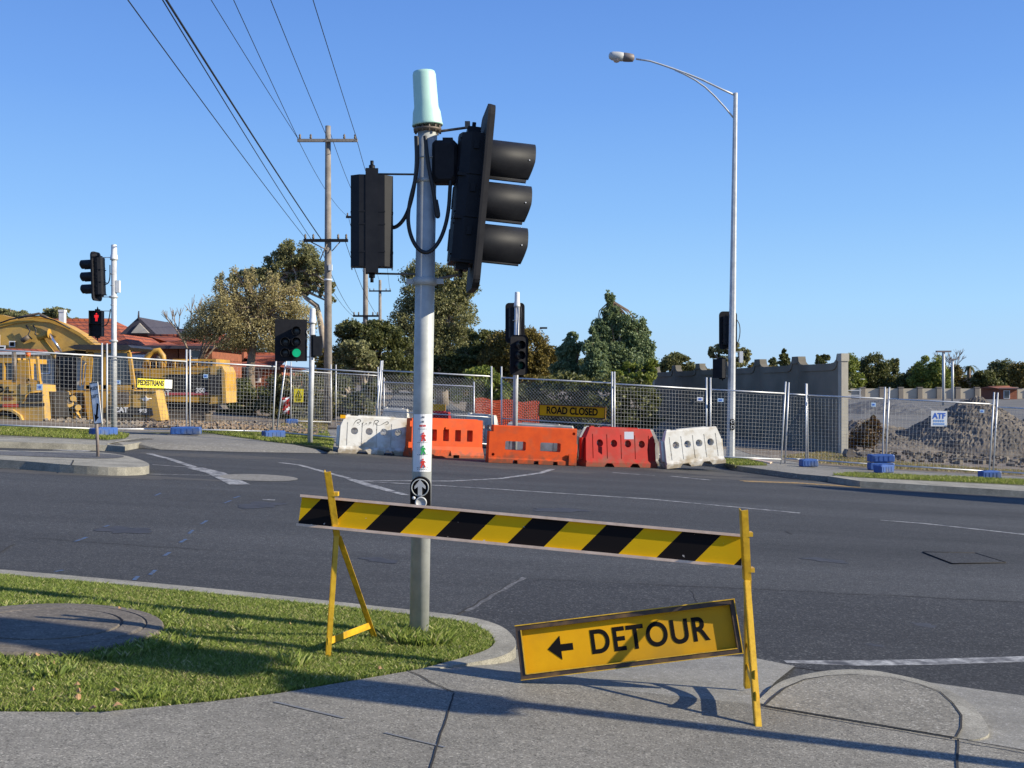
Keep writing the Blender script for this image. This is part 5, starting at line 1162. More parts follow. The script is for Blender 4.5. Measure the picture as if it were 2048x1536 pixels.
# wheeled machine at the left edge
Y = 30.3; base = gx(20, Y + 1); root = thing('wheel_loader', 'yellow wheeled machine cut by the left edge with a red and black side stripe', 'loader', base)
part(root, 'body', cyel2, prisms=[([(-90, 768), (60, 767), (84, 770), (88, 812), (90, 846), (45, 848), (38, 832), (22, 822), (4, 820), (-15, 828), (-25, 846), (-90, 846)], Y, .9)])
part(root, 'cab_frame', cyel, prisms=[(rect(-60, 716, 36, 726), Y + .1, 1.9), (rect(-60, 726, -38, 768), Y + .1, .15), (rect(34, 720, 52, 768), Y + .1, .5), ([(52, 713), (74, 713), (74, 717), (52, 717)], Y + .1, .15), ([(52, 717), (56, 717), (60, 763), (53, 760)], Y + .1, .12), ([(71, 717), (75, 717), (80, 768), (75, 768)], Y + .1, .12), ([(55, 757), (80, 763), (80, 770), (55, 766)], Y + .1, .15), (rect(-60, 760, 34, 768), Y + .1, .15), (rect(-60, 726, -38, 768), Y + 1.8, .15)])
part(root, 'cab_window', glass, prisms=[(rect(-38, 726, 34, 760), Y + .16, .03)])
part(root, 'window_post', cyel, prisms=[(rect(5, 726, 9, 760), Y + .1, .1)])
part(root, 'seat', mblack, prisms=[(rect(10, 735, 28, 762), Y + .6, .5)])
part(root, 'exhaust', steel, tubes=[([(28, 765), (29, 735), (28, 704)], Y - .15, .055)])
part(root, 'beacon', mat('amber lamp', (.6, .12, .01), .4), tubes=[([(56, 713), (56, 704)], Y + .3, .07)])
part(root, 'stripe', mat('stripe red', (.40, .03, .02), .6), prisms=[([(5, 808), (37, 808), (37, 814), (5, 814)], Y - .02, .04)])
part(root, 'stripe', mblack, prisms=[([(-90, 808), (5, 808), (5, 814), (-90, 814)], Y - .02, .04), ([(37, 807), (88, 806), (88, 812), (37, 814)], Y - .02, .04)])
b = MB(); b.tube([P(48, 802, Y - .03), P(52, 790, Y - .03), (P(60, 785, Y - .03)), P(80, 783, Y - .03)], .025, 6); wb(b, 'hand_rail', cyel, root)
part(root, 'side_grille', mblack, prisms=[([(55, 788), (84, 784), (84, 803), (52, 804)], Y - .015, .03)])
Tb = frame(P(10, 780, Y - .01) - base, (1, 0, 0), (0, 0, 1)); text('D.L.', .22, Tb, signblk, 'lettering', root, bold=.012, depth=.004, sx=1.35)
Tb = frame(P(17, 797, Y - .01) - base, (1, 0, 0), (0, 0, 1)); text('5933-', .14, Tb, mat('faded red print', (.18, .05, .02), .7), 'lettering', root, bold=.006, depth=.004)
b = MB(); b.lathe([(.05, -.25), (.34, -.25), (.46, -.22), (.52, -.12), (.52, .12), (.46, .22), (.34, .25), (.05, .25)], P(8, 852, Y + .3), 28, Matrix.Rotation(R(90), 3, 'X')); wb(b, 'tyre', rubber, root)
b = MB(); b.lathe([(.3, -.02), (.28, .02), (.1, .0), (.08, .06), (.01, .06)], P(8, 852, Y + .02), 20, Matrix.Rotation(R(90), 3, 'X')); wb(b, 'rim', cyel, root)
part(root, 'mudguard', cyel2, prisms=[([(-28, 846), (-18, 825), (4, 816), (24, 819), (40, 830), (48, 848), (44, 848), (37, 833), (22, 823), (4, 820), (-15, 828), (-24, 846)], Y - .12, .5)])
part(root, 'gap_shade', mblack, prisms=[([(88, 780), (104, 785), (112, 835), (90, 840)], Y + .4, 1.2)])  # black panel standing in for the shade between the two machines

# more clutter on the machines: hoses, seams, cab openings
lo = bpy.data.objects['wheel_loader']; tl_ = bpy.data.objects['track_loader']; ex = bpy.data.objects['excavator']
def seam(root, l, Y, w_=.02): b = MB(); b.tube([P(a, b_, Y) for a, b_ in l], w_, 4); wb(b, 'seam', mblack, root)
for l in ([(-60, 790), (88, 790)], [(40, 768), (40, 806)], [(60, 768), (62, 784)], [(-10, 768), (-10, 806)]): seam(lo, l, 30.29, .012)
for l in ([(268, 784), (312, 784)], [(290, 782), (292, 840)], [(190, 784), (190, 840)], [(228, 782), (228, 812)], [(150, 790), (150, 836)]): seam(tl_, l, 32.18, .014)
for l in ([(262, 760), (332, 760)], [(300, 738), (300, 800)], [(420, 735), (420, 806)], [(345, 742), (418, 742)], [(442, 736), (444, 806)]): seam(ex, l, 36.12, .016)
for l in ([(118, 785), (112, 800), (122, 812), (118, 828)], [(128, 784), (136, 796), (132, 812), (142, 826)], [(140, 790), (150, 805), (146, 820), (158, 836)]): b = MB(); b.tube([P(a, b_, 31.7) for a, b_ in l], .03, 6); wb(b, 'hose', rubber, tl_)
for l in ([(0, 646), (20, 639), (50, 633), (80, 632), (110, 641), (140, 657)], [(52, 650), (60, 662), (56, 670), (64, 678)], [(66, 650), (72, 660), (70, 668), (78, 674)]): b = MB(); b.tube([P(a, b_, 35.75) for a, b_ in l], .025, 6); wb(b, 'hose', rubber, ex)
part(lo, 'cab_interior_shade', mblack, prisms=[(rect(-38, 728, 33, 762), 30.7, 1.0)])  # black blocks put the shade inside both cabs into the colour
part(tl_, 'cab_interior_shade', mblack, prisms=[(rect(186, 712, 204, 768), 33.2, .3), (rect(108, 718, 146, 778), 33.3, .3)])
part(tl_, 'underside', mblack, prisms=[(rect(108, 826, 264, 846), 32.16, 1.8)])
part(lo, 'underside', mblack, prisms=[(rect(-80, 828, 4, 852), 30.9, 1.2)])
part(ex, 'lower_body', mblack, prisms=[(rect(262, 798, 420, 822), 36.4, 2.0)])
for x in (300, 312, 324, 350, 372, 394): part(ex, 'handrail', cyel, tubes=[([(x, 737), (x, 722)], 36.4, .02)])
part(ex, 'handrail', cyel, tubes=[([(298, 722), (396, 720)], 36.4, .02)])
random.seed(21)
for k in range(16):                                  # linkage of arms, pins and rams at the loader's front
    x, y = random.uniform(108, 160), random.uniform(792, 846); a = random.uniform(-1.2, 1.2); L_ = random.uniform(8, 26); m_ = random.choice([cyel, cyel2, steel, mblack, cyel])
    x2, y2 = x + L_ * math.sin(a) * .6, y + L_ * math.cos(a); b = MB(); b.tube([P(x, y, 31.8), P(x2, min(y2, 852), 31.9)], random.uniform(.03, .08), 7); b.tube([P(x, y, 31.65), P(x, y, 31.95)], .09, 8); wb(b, 'linkage_arm', m_, tl_)
for x, y in ((100, 846), (112, 852), (140, 854), (165, 852), (185, 850), (70, 856)): b = MB(); b.box(P(x, y, 31.7), (.35, .4, .12), Matrix.Rotation(random.uniform(-.4, .4), 3, 'Y')); wb(b, 'bucket_plate', cyel, tl_)
part(tl_, 'front_gap_shade', mblack, prisms=[(rect(104, 770, 118, 846), 32.15, .1), (rect(150, 785, 166, 838), 32.17, .08)])  # black plates paint shade into the gaps at the loader's front
part(ex, 'engine_gap_shade', mblack, prisms=[(rect(264, 742, 282, 798), 36.15, .1), (rect(300, 716, 316, 737), 36.6, .2)])  # black plates added as the shade of gaps beside the engine
# rubble
def rocks(name, area, n, s0, s1, m, label=None, kind='stuff'):
    b = MB()
    for _ in range(n):
        x = random.uniform(area[0], area[1]); Y = random.uniform(area[2], area[3]); c = gx(x, Y); s = random.uniform(s0, s1)
        c.z += s * .3 + (area[4] * max(0, 1 - abs((x - (area[0] + area[1]) / 2) / ((area[1] - area[0]) / 2)) ** 2) * random.random() if len(area) > 4 else 0)
        o = Matrix.Rotation(random.uniform(0, 3), 3, 'Z') @ Matrix.Rotation(random.uniform(-.7, .7), 3, 'X'); e = [Vector((random.uniform(.6, 1) * a, random.uniform(.6, 1) * b2, random.uniform(.4, .8) * c2)) * s * .5 for a in (-1, 1) for b2 in (-1, 1) for c2 in (-1, 1)]
        b.add([c + o @ q for q in e], [(0, 1, 3, 2), (4, 6, 7, 5), (0, 4, 5, 1), (2, 3, 7, 6), (0, 2, 6, 4), (1, 5, 7, 3)])
    return tag(b.build(name, m), kind=kind)
clay = mat('clay rubble', (.27, .19, .12), .95, (.18, .13, .09), 3); rub = mat('concrete rubble', (.24, .20, .16), .95, (.15, .125, .10), 3)
rocks('rubble', (270, 640, 30.0, 33.0, .10), 900, .02, .13, clay); rocks('rubble', (90, 420, 30.0, 33.0, .03), 600, .02, .12, rub); rocks('rubble', (430, 650, 30.5, 36, .06), 500, .02, .12, rub)
b = MB(); b.prism(pp([(1692, 908), (1697, 899), (1706, 900), (1712, 910), (1708, 915), (1695, 915)], 33.), (0, .4, 0)); tag(b.build('boulder', rub), 'pale broken concrete boulder at the foot of the high wall end', 'boulder')
bb = MB(); bb.prism([G(1495, 917, .03), G(1500, 916, .03), G(1545, 923, .03), G(1540, 925, .03)], (0, 0, -.03)); tag(bb.build('plank', timber), 'dark thin plank lying on the grass right of the lamp post', 'plank')

# ================================================================ high concrete wall
WA = Vector((11.08, 37.0, 0)); WB = Vector((7.65, 59.4, 0)); wd_ = (WB - WA); WL = wd_.length; wu = wd_.normalized(); wn = Vector((-wu.y, wu.x, 0))
root = thing('boundary_wall', 'high shaded concrete wall with stepped swooping top and pale pillar caps', 'wall', (WA.x, WA.y, zp(WA.x, WA.y)))
sp = WL / 6; ztop = lambda s: 2.36 - .10 * s / WL
prof = []
for k in range(6):
    s0 = k * sp; s1 = s0 + sp
    prof += [(s0 + .28, ztop(s0) + .0 + .24), (s0 + .34, ztop(s0) + .06), (s0 + .5, ztop(s0) - .04), (s0 + .75, ztop(s0) - .07), (s1 - .75, ztop(s1) - .07), (s1 - .5, ztop(s1) - .04), (s1 - .34, ztop(s1) + .06), (s1 - .28, ztop(s1) + .24)]
ol = [WA + wu * .0 + Vector((0, 0, -2.2))] + [WA + wu * 0 + Vector((0, 0, 2.6))] + [WA + wu * s + Vector((0, 0, z)) for s, z in prof] + [WB + Vector((0, 0, 2.3)), WB + Vector((0, 0, -2.2))]
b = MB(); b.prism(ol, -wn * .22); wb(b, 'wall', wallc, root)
b = MB(); top_ = [WA + wu * s + Vector((0, 0, z + .02)) for s, z in prof]; bot_ = [WA + wu * s + Vector((0, 0, z - .22)) for s, z in prof]
for i in range(len(prof) - 1):
    b.prism([top_[i] + wn * .035, top_[i + 1] + wn * .035, bot_[i + 1] + wn * .035, bot_[i] + wn * .035], -wn * .29)
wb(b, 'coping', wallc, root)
for k in range(7):
    q = WA + wu * (k * sp + (.10 if k == 0 else 0)); rot = Matrix.Rotation(math.atan2(wu.y, wu.x), 3, 'Z'); b = MB(); z1 = ztop(k * sp) + .26
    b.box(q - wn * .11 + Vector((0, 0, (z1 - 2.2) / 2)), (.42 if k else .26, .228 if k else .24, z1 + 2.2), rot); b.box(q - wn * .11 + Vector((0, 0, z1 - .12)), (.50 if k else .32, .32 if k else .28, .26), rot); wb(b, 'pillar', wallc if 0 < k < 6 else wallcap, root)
# far cream wall
YW = 150.; x0 = P(1660, 0, YW).x; x1 = P(2300, 0, YW).x; root = thing('boundary_wall', 'long low cream panel wall with dark piers far across the site', 'wall', (x0, YW, zg(x0, YW)))
zt = P(0, 777, YW).z; b = MB(); b.box(((x0 + x1) / 2, YW, zt - 1.2), (x1 - x0, .3, 2.4)); wb(b, 'wall', farwall, root)
for k in range(18):
    x = P(1686 + 38 * k, 0, YW).x; b = MB(); b.box((x, YW - .2, zt - 1.15), (.62, .5, 2.55)); b.box((x, YW - .2, zt + .15), (.75, .6, .12)); wb(b, 'pier', farpier, root)
b = MB()
for zz in (.25, .9, 1.6): b.box((P(1703, 0, YW - 2).x, YW - 2, zt - zz), (2.6, .1, .08))
for xx in (1686, 1720): b.box((P(xx, 0, YW - 2).x, YW - 2, zt - 1), (.1, .1, 2))
tag(b.build('rail_fence', whitep), 'pale railed fence section in front of the cream wall near the high wall end', 'fence')

# spoil heap
def heap(name, label, cx, cy_, rx, ry, H, m, n=150, seed=1, peaks=((0, 0, 1, 1),)):
    r = np.random.default_rng(seed); off = r.uniform(0, 50, 6); vv = []; 
    for j in range(n):
        for i in range(n):
            u = -1.15 + 2.3 * i / (n - 1); v = -1.15 + 2.3 * j / (n - 1); x = cx + u * rx; y = cy_ + v * ry; h = 0
            for (pu, pv, ph, pr) in peaks:
                d = math.hypot((u - pu) / pr, (v - pv) / pr); h = max(h, ph * max(0, 1 - d) ** .9)
            h0 = h; nz = .03 * math.sin(x * 3.1 + off[0]) * math.sin(y * 2.7 + off[1]) + .03 * math.sin(x * 6.3 + off[2] + math.sin(y * 5)) + .03 * math.sin(y * 11 + x * 9) + r.normal(0, .032)
            z = zg(x, y) + H * h + (nz * min(1, h0 * 6) * .85 if h0 > 0 else -.1)
            vv.append((x, y, z))
    b = MB(); b.add(vv, [(j * n + i, j * n + i + 1, (j + 1) * n + i + 1, (j + 1) * n + i) for j in range(n - 1) for i in range(n - 1)], False)
    return tag(b.build(name, m, origin=(cx, cy_, zg(cx, cy_))), label, 'spoil heap')
heap('spoil_heap', 'big heap of broken grey earth and rubble behind the right fence', 18.9, 44.5, 5.4, 5.0, 2.25, aggr_dirt, peaks=((-.02, 0, 1, .66), (.48, .1, .66, .6), (-.62, -.1, .22, .45)))
heap('spoil_heap', 'low long ridge of dark earth on the left flank of the big heap', 15.0, 46.5, 3.6, 3.2, 1.0, aggr_dirt, n=50, seed=4, peaks=((0, 0, 1, 1),))
heap('spoil_heap', 'flat dark gravel pile far back before the cream wall', 28.5, 84, 6, 4, 1.1, oldasphalt, n=30, seed=5)
def rocks2(cx, cy_, n):
    b = MB()
    for _ in range(n):
        a = random.uniform(0, 6.28); rr = random.uniform(.1, 1); u = rr * math.cos(a); v = rr * math.sin(a); x = cx + u * 5.; y = cy_ + v * 4.6; h = max(0, 1 - math.hypot((u + .02) / .66, v / .66)) ** .9
        c = Vector((x, y, zg(x, y) + 2.25 * h)); s = random.uniform(.03, .06) + .12 * random.random() ** 4
        e = [Vector((random.uniform(.5, 1) * p, random.uniform(.5, 1) * q, random.uniform(.4, 1) * t)) * s * .5 for p in (-1, 1) for q in (-1, 1) for t in (-1, 1)]; o = Matrix.Rotation(random.uniform(0, 3), 3, 'Z') @ Matrix.Rotation(random.uniform(-1, 1), 3, 'X')
        b.add([c + o @ q for q in e], [(0, 1, 3, 2), (4, 6, 7, 5), (0, 4, 5, 1), (2, 3, 7, 6), (0, 2, 6, 4), (1, 5, 7, 3)])
    tag(b.build('rubble', aggr_dirt), kind='stuff')
rocks2(18.9, 44.5, 1100)
rocks('rubble', (1700, 2100, 33.5, 40), 260, .04, .22, aggr_dirt)
# paths on the far site
def fars(name, l, m, dz=.03):
    pts = []
    for (px, Y) in l: pts.append(gx(px, Y, dz))
    b = MB(); b.add(pts, [tuple(range(len(pts)))]); return tag(b.build(name, m), kind='structure')
sitem = mat('pale site gravel', (.155, .145, .13), .95, (.10, .095, .088), .3)
for j in range(10):
    y0, y1 = 58 + j * 8.2, 58 + (j + 1) * 8.2; fars('yard', [(1640, y0), (1760, y0), (1880, y0), (2000, y0), (2150, y0), (2150, y1), (2000, y1), (1880, y1), (1760, y1), (1640, y1)], sitem, .05)
# far lamp posts
for (px, yt, Y, lb, wd) in ((1887, 703, 105, 'taller far car park lamp post with wide flat head', 15), (1905, 719, 118, 'shorter far car park lamp post just right of the taller one', 6)):
    base = gx(px, Y); root = thing('lamp_post', lb, 'lamp post', base); b = MB(); b.tube([base, P(px, yt, Y)], .14, 8); wb(b, 'pole', galvlight, root)
    b = MB(); b.box(P(px, yt, Y) , (wd * 2 / F * Y * .95, .4, .16)); wb(b, 'lamp_head', mat('lamp gear', (.20, .17, .16), .6, metal=.3), root)
base = gx(1148, 60); root = thing('lamp_post', 'thin white pole rising behind the chain mesh fence before the eucalypt saplings', 'lamp post', base); b = MB(); b.tube([base, P(1148, 733, 60)], .06, 8); wb(b, 'pole', whitep, root); b = MB(); b.lathe([(.1, 0), (.12, .1), (.08, .25)], P(1148, 733, 60), 10); wb(b, 'cap', whitep, root)
base = gx(1080, 75); root = thing('street_lamp', 'distant street lamp with a small dark head above the domed tree', 'street lamp', base); b = MB(); b.tube([base, P(1079, 660, 75)], .06, 8); b.tube([P(1079, 658, 75), P(1090, 656, 75)], .04, 6); wb(b, 'pole', galv, root); b = MB(); b.box(P(1087, 656, 75), (.5, .2, .12)); wb(b, 'lamp_head', mblack, root)

# ================================================================ houses
def hip(b, x0, x1, y0, y1, ze, zr, hl=1., hr=1., ov=.4):
    """hip roof with ridge along x; hl/hr = 0 gives a gable at that end"""
    x0 -= ov; x1 += ov; y0 -= ov; y1 += ov; ym = (y0 + y1) / 2; d = (y1 - y0) / 2
    a, c = Vector((x0 + d * hl, ym, zr)), Vector((x1 - d * hr, ym, zr)); q = [Vector((x0, y0, ze)), Vector((x1, y0, ze)), Vector((x1, y1, ze)), Vector((x0, y1, ze)), a, c]
    b.add(q, [(0, 1, 5, 4), (2, 3, 4, 5), (1, 2, 5), (3, 0, 4), (0, 3, 2, 1)]); return a, c
def house(label, blocks, Y, wallm, roofm, wins=(), chim=None, extra=None):
    px0, px1 = blocks[0][0], blocks[0][1]; base = gx((px0 + px1) / 2, Y); root = thing('house', label, 'house', base)
    for (a, c, ye, yr, Yb, dp, hl, hr) in blocks:
        x0, x1 = P(a, 0, Yb).x, P(c, 0, Yb).x; ze = P(0, ye, Yb).z; zr = P(0, yr, Yb + dp / 2).z; zb = zg(x0, Yb) - 1
        b = MB(); b.box(((x0 + x1) / 2, Yb + dp / 2, (zb + ze) / 2), (x1 - x0, dp, ze - zb)); wb(b, 'wall', wallm, root)
        b = MB(); r0, r1 = hip(b, x0, x1, Yb, Yb + dp, ze, zr, hl, hr); wb(b, 'roof', roofm, root)
        b = MB(); b.tube([r0, r1], .10, 6); wb(b, 'ridge_cap', roofm, root)
        b = MB(); b.box(((x0 + x1) / 2, Yb - .46, ze - .02), (x1 - x0 + .9, .12, .14)); wb(b, 'gutter', whitep if wallm is cream else darkroof, root)
    for (a, c, yt, yb_, Yb) in wins:
        p, q = P(a, yb_, Yb), P(c, yt, Yb); b = MB(); b.box((p + q) / 2 + Vector((0, -.03, 0)), (q.x - p.x + .16, .1, q.z - p.z + .16)); f = wb(b, 'window', whitep, root)
        b = MB(); b.box((p + q) / 2 + Vector((0, -.09, 0)), (q.x - p.x, .02, q.z - p.z)); wb(b, 'pane', glass, root).parent = f
    for (cx, yt, yb_, Yb, w2) in (chim or []):
        p, q = P(cx, yb_, Yb), P(cx, yt, Yb); b = MB(); b.box((p + q) / 2, (w2, w2, q.z - p.z)); b.box(q, (w2 * 1.2, w2 * 1.2, .12)); wb(b, 'chimney', whitep if w2 < .4 else brick, root)
    return root
h = house('long terracotta tiled house with pale walls behind the yellow machines', [(-40, 262, 706, 640, 56, 9, .0, .6), (255, 420, 712, 675, 54, 8, .6, .6)], 56, cream, tilered,
          wins=[(84, 98, 722, 745, 56), (118, 140, 722, 745, 56), (320, 338, 722, 740, 54), (375, 392, 722, 740, 54)], chim=[(125, 622, 655, 58, .28)])
b = MB(); g0, g1, g2 = P(240, 668, 54.), P(312, 668, 54.), P(277, 634, 54.); b.prism([g0, g1, g2], (0, 5, 0)); wb(b, 'gable', darkroof, h)
b = MB(); b.prism([P(262, 666, 53.9), P(298, 666, 53.9), P(279, 646, 53.9)], (0, .08, 0)); wb(b, 'gable_infill', cream, h)
b = MB(); b.tube([P(277, 640, 54), P(277.5, 622, 54)], [.06, .03], 6); wb(b, 'finial', darkroof, h)
house('house with two small terracotta hip roofs left of the deciduous tree', [(292, 356, 694, 672, 50.5, 5, .9, .9), (358, 424, 694, 672, 50, 5.5, .9, .9)], 50, brick, tilered, wins=[(385, 400, 702, 715, 50)])
house('house with dark purple grey roof peeping over the terracotta roofs', [(295, 368, 674, 660, 68, 9, .7, .7)], 68, cream, darkroof)
house('red brick house with tiled roof behind the deciduous tree', [(432, 545, 736, 708, 56, 8, .8, .8)], 56, brick, tilered, wins=[(455, 468, 745, 762, 56), (505, 518, 745, 762, 56)], chim=[(478, 700, 728, 59, .7)])
house('small red tiled house among the far trees beyond the cream wall', [(1692, 1722, 758, 745, 158, 9, .8, .8)], 158, cream, tilered)
house('grey blue roofed house far off beyond the cream wall under the palm', [(1915, 1952, 772, 756, 160, 9, .8, .1)], 160, cream, darkroof)
house('low red brick shed at the right end of the cream wall', [(2002, 2034, 777, 773, 140, 6, .0, .0)], 140, brick, brick, wins=[(2008, 2018, 782, 796, 140)])

# ================================================================ trees
L1 = leafmat('eucalypt leaves', (.13, .135, .055), (.28, .28, .12), (.44, .40, .20), .42)
L2 = leafmat('autumn leaves', (.29, .24, .10), (.48, .41, .19), (.68, .60, .32), .42)
L3 = leafmat('dark leaves', (.055, .068, .02), (.13, .14, .042), (.22, .21, .07), .32)
L4 = leafmat('russet olive leaves', (.08, .064, .016), (.21, .165, .04), (.33, .24, .06), .32)
L5 = leafmat('sapling leaves', (.09, .13, .055), (.22, .28, .13), (.38, .44, .24), .36)
L6 = leafmat('bright shrub leaves', (.10, .135, .025), (.24, .28, .055), (.38, .38, .10), .36)
L7 = leafmat('distant leaves', (.08, .09, .035), (.18, .19, .065), (.29, .26, .11), .32)
def foliage(blobs, Y, n, s, k=26, dz=1.0, spread=.30, asp=.55, shell=.55):
    A = np.array([(b_[2] * b_[3]) for b_ in blobs], float); A /= A.sum(); V = []; cents = []
    for (cx, cy_, rx, ry), fr_ in zip(blobs, A):
        c = P(cx, cy_, Y); rx_, rz_ = rx / F * Y, ry / F * Y; ry_ = max(rx_, .6 * rz_) * dz; m = max(4, int(k * (fr_ * len(blobs)) ** .6)); nn = int(n * fr_)
        d = rng.normal(size=(m, 3)); d /= np.linalg.norm(d, axis=1)[:, None]; rad = shell + (1 - shell) * rng.random((m, 1)) ** .6; q = d * rad * np.array([rx_, ry_, rz_]) * .86
        cents += [c + Vector(p) for p in q]; sz = rng.uniform(.6, 1.4, m)
        idx = rng.integers(0, m, nn); g = rng.normal(size=(nn, 3)); g /= np.maximum(1e-6, np.linalg.norm(g, axis=1))[:, None]; g *= (rng.random((nn, 1)) ** .45)
        p = q[idx] + g * (sz[idx][:, None]) * spread * np.array([rx_, ry_, rz_]) + np.array(c); V.append(p)
    p = np.concatenate(V); nn = len(p); a = rng.normal(size=(nn, 3)); a /= np.linalg.norm(a, axis=1)[:, None]; b_ = np.cross(a, rng.normal(size=(nn, 3))); b_ /= np.linalg.norm(b_, axis=1)[:, None]
    sz = s * rng.uniform(.6, 1.3, (nn, 1)); q = np.stack([p - a * sz * .5, p + b_ * sz * asp * .5, p + a * sz * .5, p - b_ * sz * asp * .5], 1).reshape(-1, 3)
    return q, np.arange(nn * 4).reshape(-1, 4), cents
def tree(name, label, cat, Y, blobs, m, n, s, trunk=None, tr=.22, barkm=bark, k=26, group=None, limbs=14, dz=1.0, spread=.30, trunkpts=None, asp=.55, shell=.55, lr=.05):
    cx = trunk if trunk is not None else sum(b_[0] for b_ in blobs) / len(blobs); base = gx(cx, Y)
    root = thing(name, label, cat, base, group); q, f, cents = foliage(blobs, Y, int(n * (1.5 if cat == 'tree' and Y > 94 else 1.0)), s, k, dz, spread * (1.35 if Y > 94 else 1), asp, shell)
    q = q - np.array(base); rawmesh('crown', q, f, m, root)
    low = max(b_[1] + b_[3] * .3 for b_ in blobs); mid = P(sum(b_[0] for b_ in blobs) / len(blobs), sum(b_[1] for b_ in blobs) / len(blobs), Y)
    pts = [P(a, b_, Y) for a, b_ in trunkpts] if trunkpts else [base, base.lerp(mid, .4) + Vector((.1, 0, 0)), mid]
    pts[0] = Vector((pts[0].x, pts[0].y, min(pts[0].z, base.z) - .2))
    b = MB(); b.tube(pts, [tr * (1 - .62 * i / (len(pts) - 1)) for i in range(len(pts))], 8); wb(b, 'trunk', barkm, root)
    b = MB(); random.shuffle(cents)
    for c in cents[:limbs]:
        t0 = pts[random.randint(max(1, len(pts) - 2), len(pts) - 1)] if random.random() < .6 else pts[-2].lerp(pts[-1], random.random()); mdl = t0.lerp(c, .5) + Vector((random.uniform(-.2, .2), 0, random.uniform(-.1, .4))); b.tube([t0, mdl, c], [lr * 1.6, lr, lr * .4], 5)
    if limbs: wb(b, 'limbs', barkm, root)
    return root
tree('gum_tree', 'tall spreading gum tree with open crown left of the tallest power pole', 'tree', 72, [(590, 510, 50, 32), (560, 540, 45, 35), (620, 540, 45, 35), (645, 575, 28, 25), (600, 575, 40, 18), (520, 555, 45, 22), (480, 560, 28, 18), (658, 600, 14, 16)], L1, 32000, .16, 640, .24, palebark, 46, limbs=60, trunkpts=[(668, 790), (650, 700), (640, 640), (634, 612), (612, 596), (598, 575), (592, 545)], lr=.08, spread=.22)
tree('deciduous_tree', 'wide half bare deciduous tree with yellow brown leaves behind the fence', 'tree', 46, [(470, 620, 62, 56), (550, 610, 58, 52), (415, 640, 48, 46), (385, 665, 26, 26), (600, 640, 40, 45), (510, 660, 80, 40), (440, 572, 16, 34), (470, 562, 14, 30), (500, 562, 15, 34), (545, 566, 16, 30), (590, 590, 15, 28), (560, 690, 60, 26), (468, 690, 45, 20)], L2, 44000, .085, 498, .22, bark, 60, limbs=220, trunkpts=[(505, 800), (500, 740), (505, 700), (510, 650), (512, 610)], lr=.035, spread=.33, shell=.3)
def baretree(label, Y, px, ptop, spreadpx, n=60, tr=.14, seed=3):
    random.seed(seed); base = gx(px, Y); root = thing('bare_tree', label, 'tree', base); b = MB(); top = P(px, ptop, Y); c0 = base.lerp(top, .35); b.tube([base, c0], [tr, tr * .7], 7); wb(b, 'trunk', bark, root); b = MB()
    def br(p, d, L, r, lv):
        q = p + d * L; b.tube([p, q], [r, r * .6], 4, cap=False)
        if lv > 0:
            for _ in range(3 if lv > 1 else 4): dd = (d + Vector((random.uniform(-.7, .7), random.uniform(-.5, .5), random.uniform(-.15, .5)))).normalized(); br(q, dd, L * random.uniform(.55, .85), r * .6, lv - 1)
    H = (top - c0).length
    for _ in range(5): br(c0, Vector((random.uniform(-.9, .9) * spreadpx, random.uniform(-.4, .4), 1)).normalized(), H * .38, tr * .5, 3)
    wb(b, 'branches', bark, root)
baretree('bare twiggy tree at the left flank of the deciduous tree', 48, 392, 590, .9); baretree('small bare tree behind the car park lamp posts', 165, 1908, 700, 1., seed=9, tr=.25)
random.seed(11)
tree('gum_tree', 'tall rounded gum tree directly behind the near signal pole', 'tree', 66, [(850, 550, 48, 32), (905, 560, 40, 34), (925, 585, 32, 28), (840, 590, 48, 30), (830, 640, 52, 40), (900, 640, 58, 46), (915, 690, 45, 36), (880, 610, 50, 30), (850, 690, 55, 40)], L1, 60000, .15, 885, .4, palebark, 60, limbs=40, trunkpts=[(885, 800), (884, 740), (880, 680), (880, 600)], lr=.08, spread=.34)
tree('bushy_tree', 'dark dense tree over the closed road between the power poles', 'tree', 56, [(735, 672, 58, 38), (702, 662, 38, 28), (770, 690, 52, 42), (705, 715, 50, 38), (790, 735, 54, 38), (760, 660, 30, 22), (690, 750, 44, 30)], L3, 36000, .15, 731, .3, bark, 30, limbs=16, trunkpts=[(740, 830), (738, 760), (735, 700)])
tree('bushy_tree', 'lighter clumped tree in front of the dark one left of the near pole', 'tree', 52, [(712, 700, 38, 24), (735, 725, 36, 24), (690, 735, 24, 20)], L1, 6000, .17, 718, .22, palebark, 24, limbs=14, trunkpts=[(722, 840), (728, 780), (725, 730)])
tree('bushy_tree', 'dark olive tree right of the near signal pole under the gum crown', 'tree', 60, [(930, 730, 60, 40), (985, 705, 38, 46), (895, 745, 55, 36), (960, 690, 30, 36)], L3, 26000, .16, 940, .3, bark, 30)
tree('domed_tree', 'domed russet and olive tree behind the centre signal', 'tree', 58, [(1035, 705, 68, 56), (1080, 725, 42, 44), (1000, 720, 45, 48), (1045, 750, 75, 30)], L4, 34000, .14, 1040, .3, bark, 44, shell=.75, spread=.26)
tree('sapling', 'tallest feathery gum sapling peaking above the chain mesh fence', 'tree', 52, [(1220, 600, 10, 22), (1225, 628, 20, 24), (1212, 660, 30, 24), (1250, 650, 28, 26), (1268, 685, 32, 28), (1215, 700, 44, 32), (1255, 730, 54, 40), (1285, 665, 18, 26), (1292, 705, 24, 28)], L5, 42000, .14, 1235, .12, bark, 34, limbs=40, spread=.42, shell=.3, lr=.025, trunkpts=[(1238, 850), (1235, 740), (1228, 660), (1222, 600)])
tree('sapling', 'gum sapling immediately left of the tallest sapling', 'tree', 50, [(1185, 672, 14, 20), (1185, 705, 30, 30), (1192, 745, 36, 30)], L5, 12000, .14, 1185, .10, bark, 24, limbs=16, spread=.34, shell=.35)
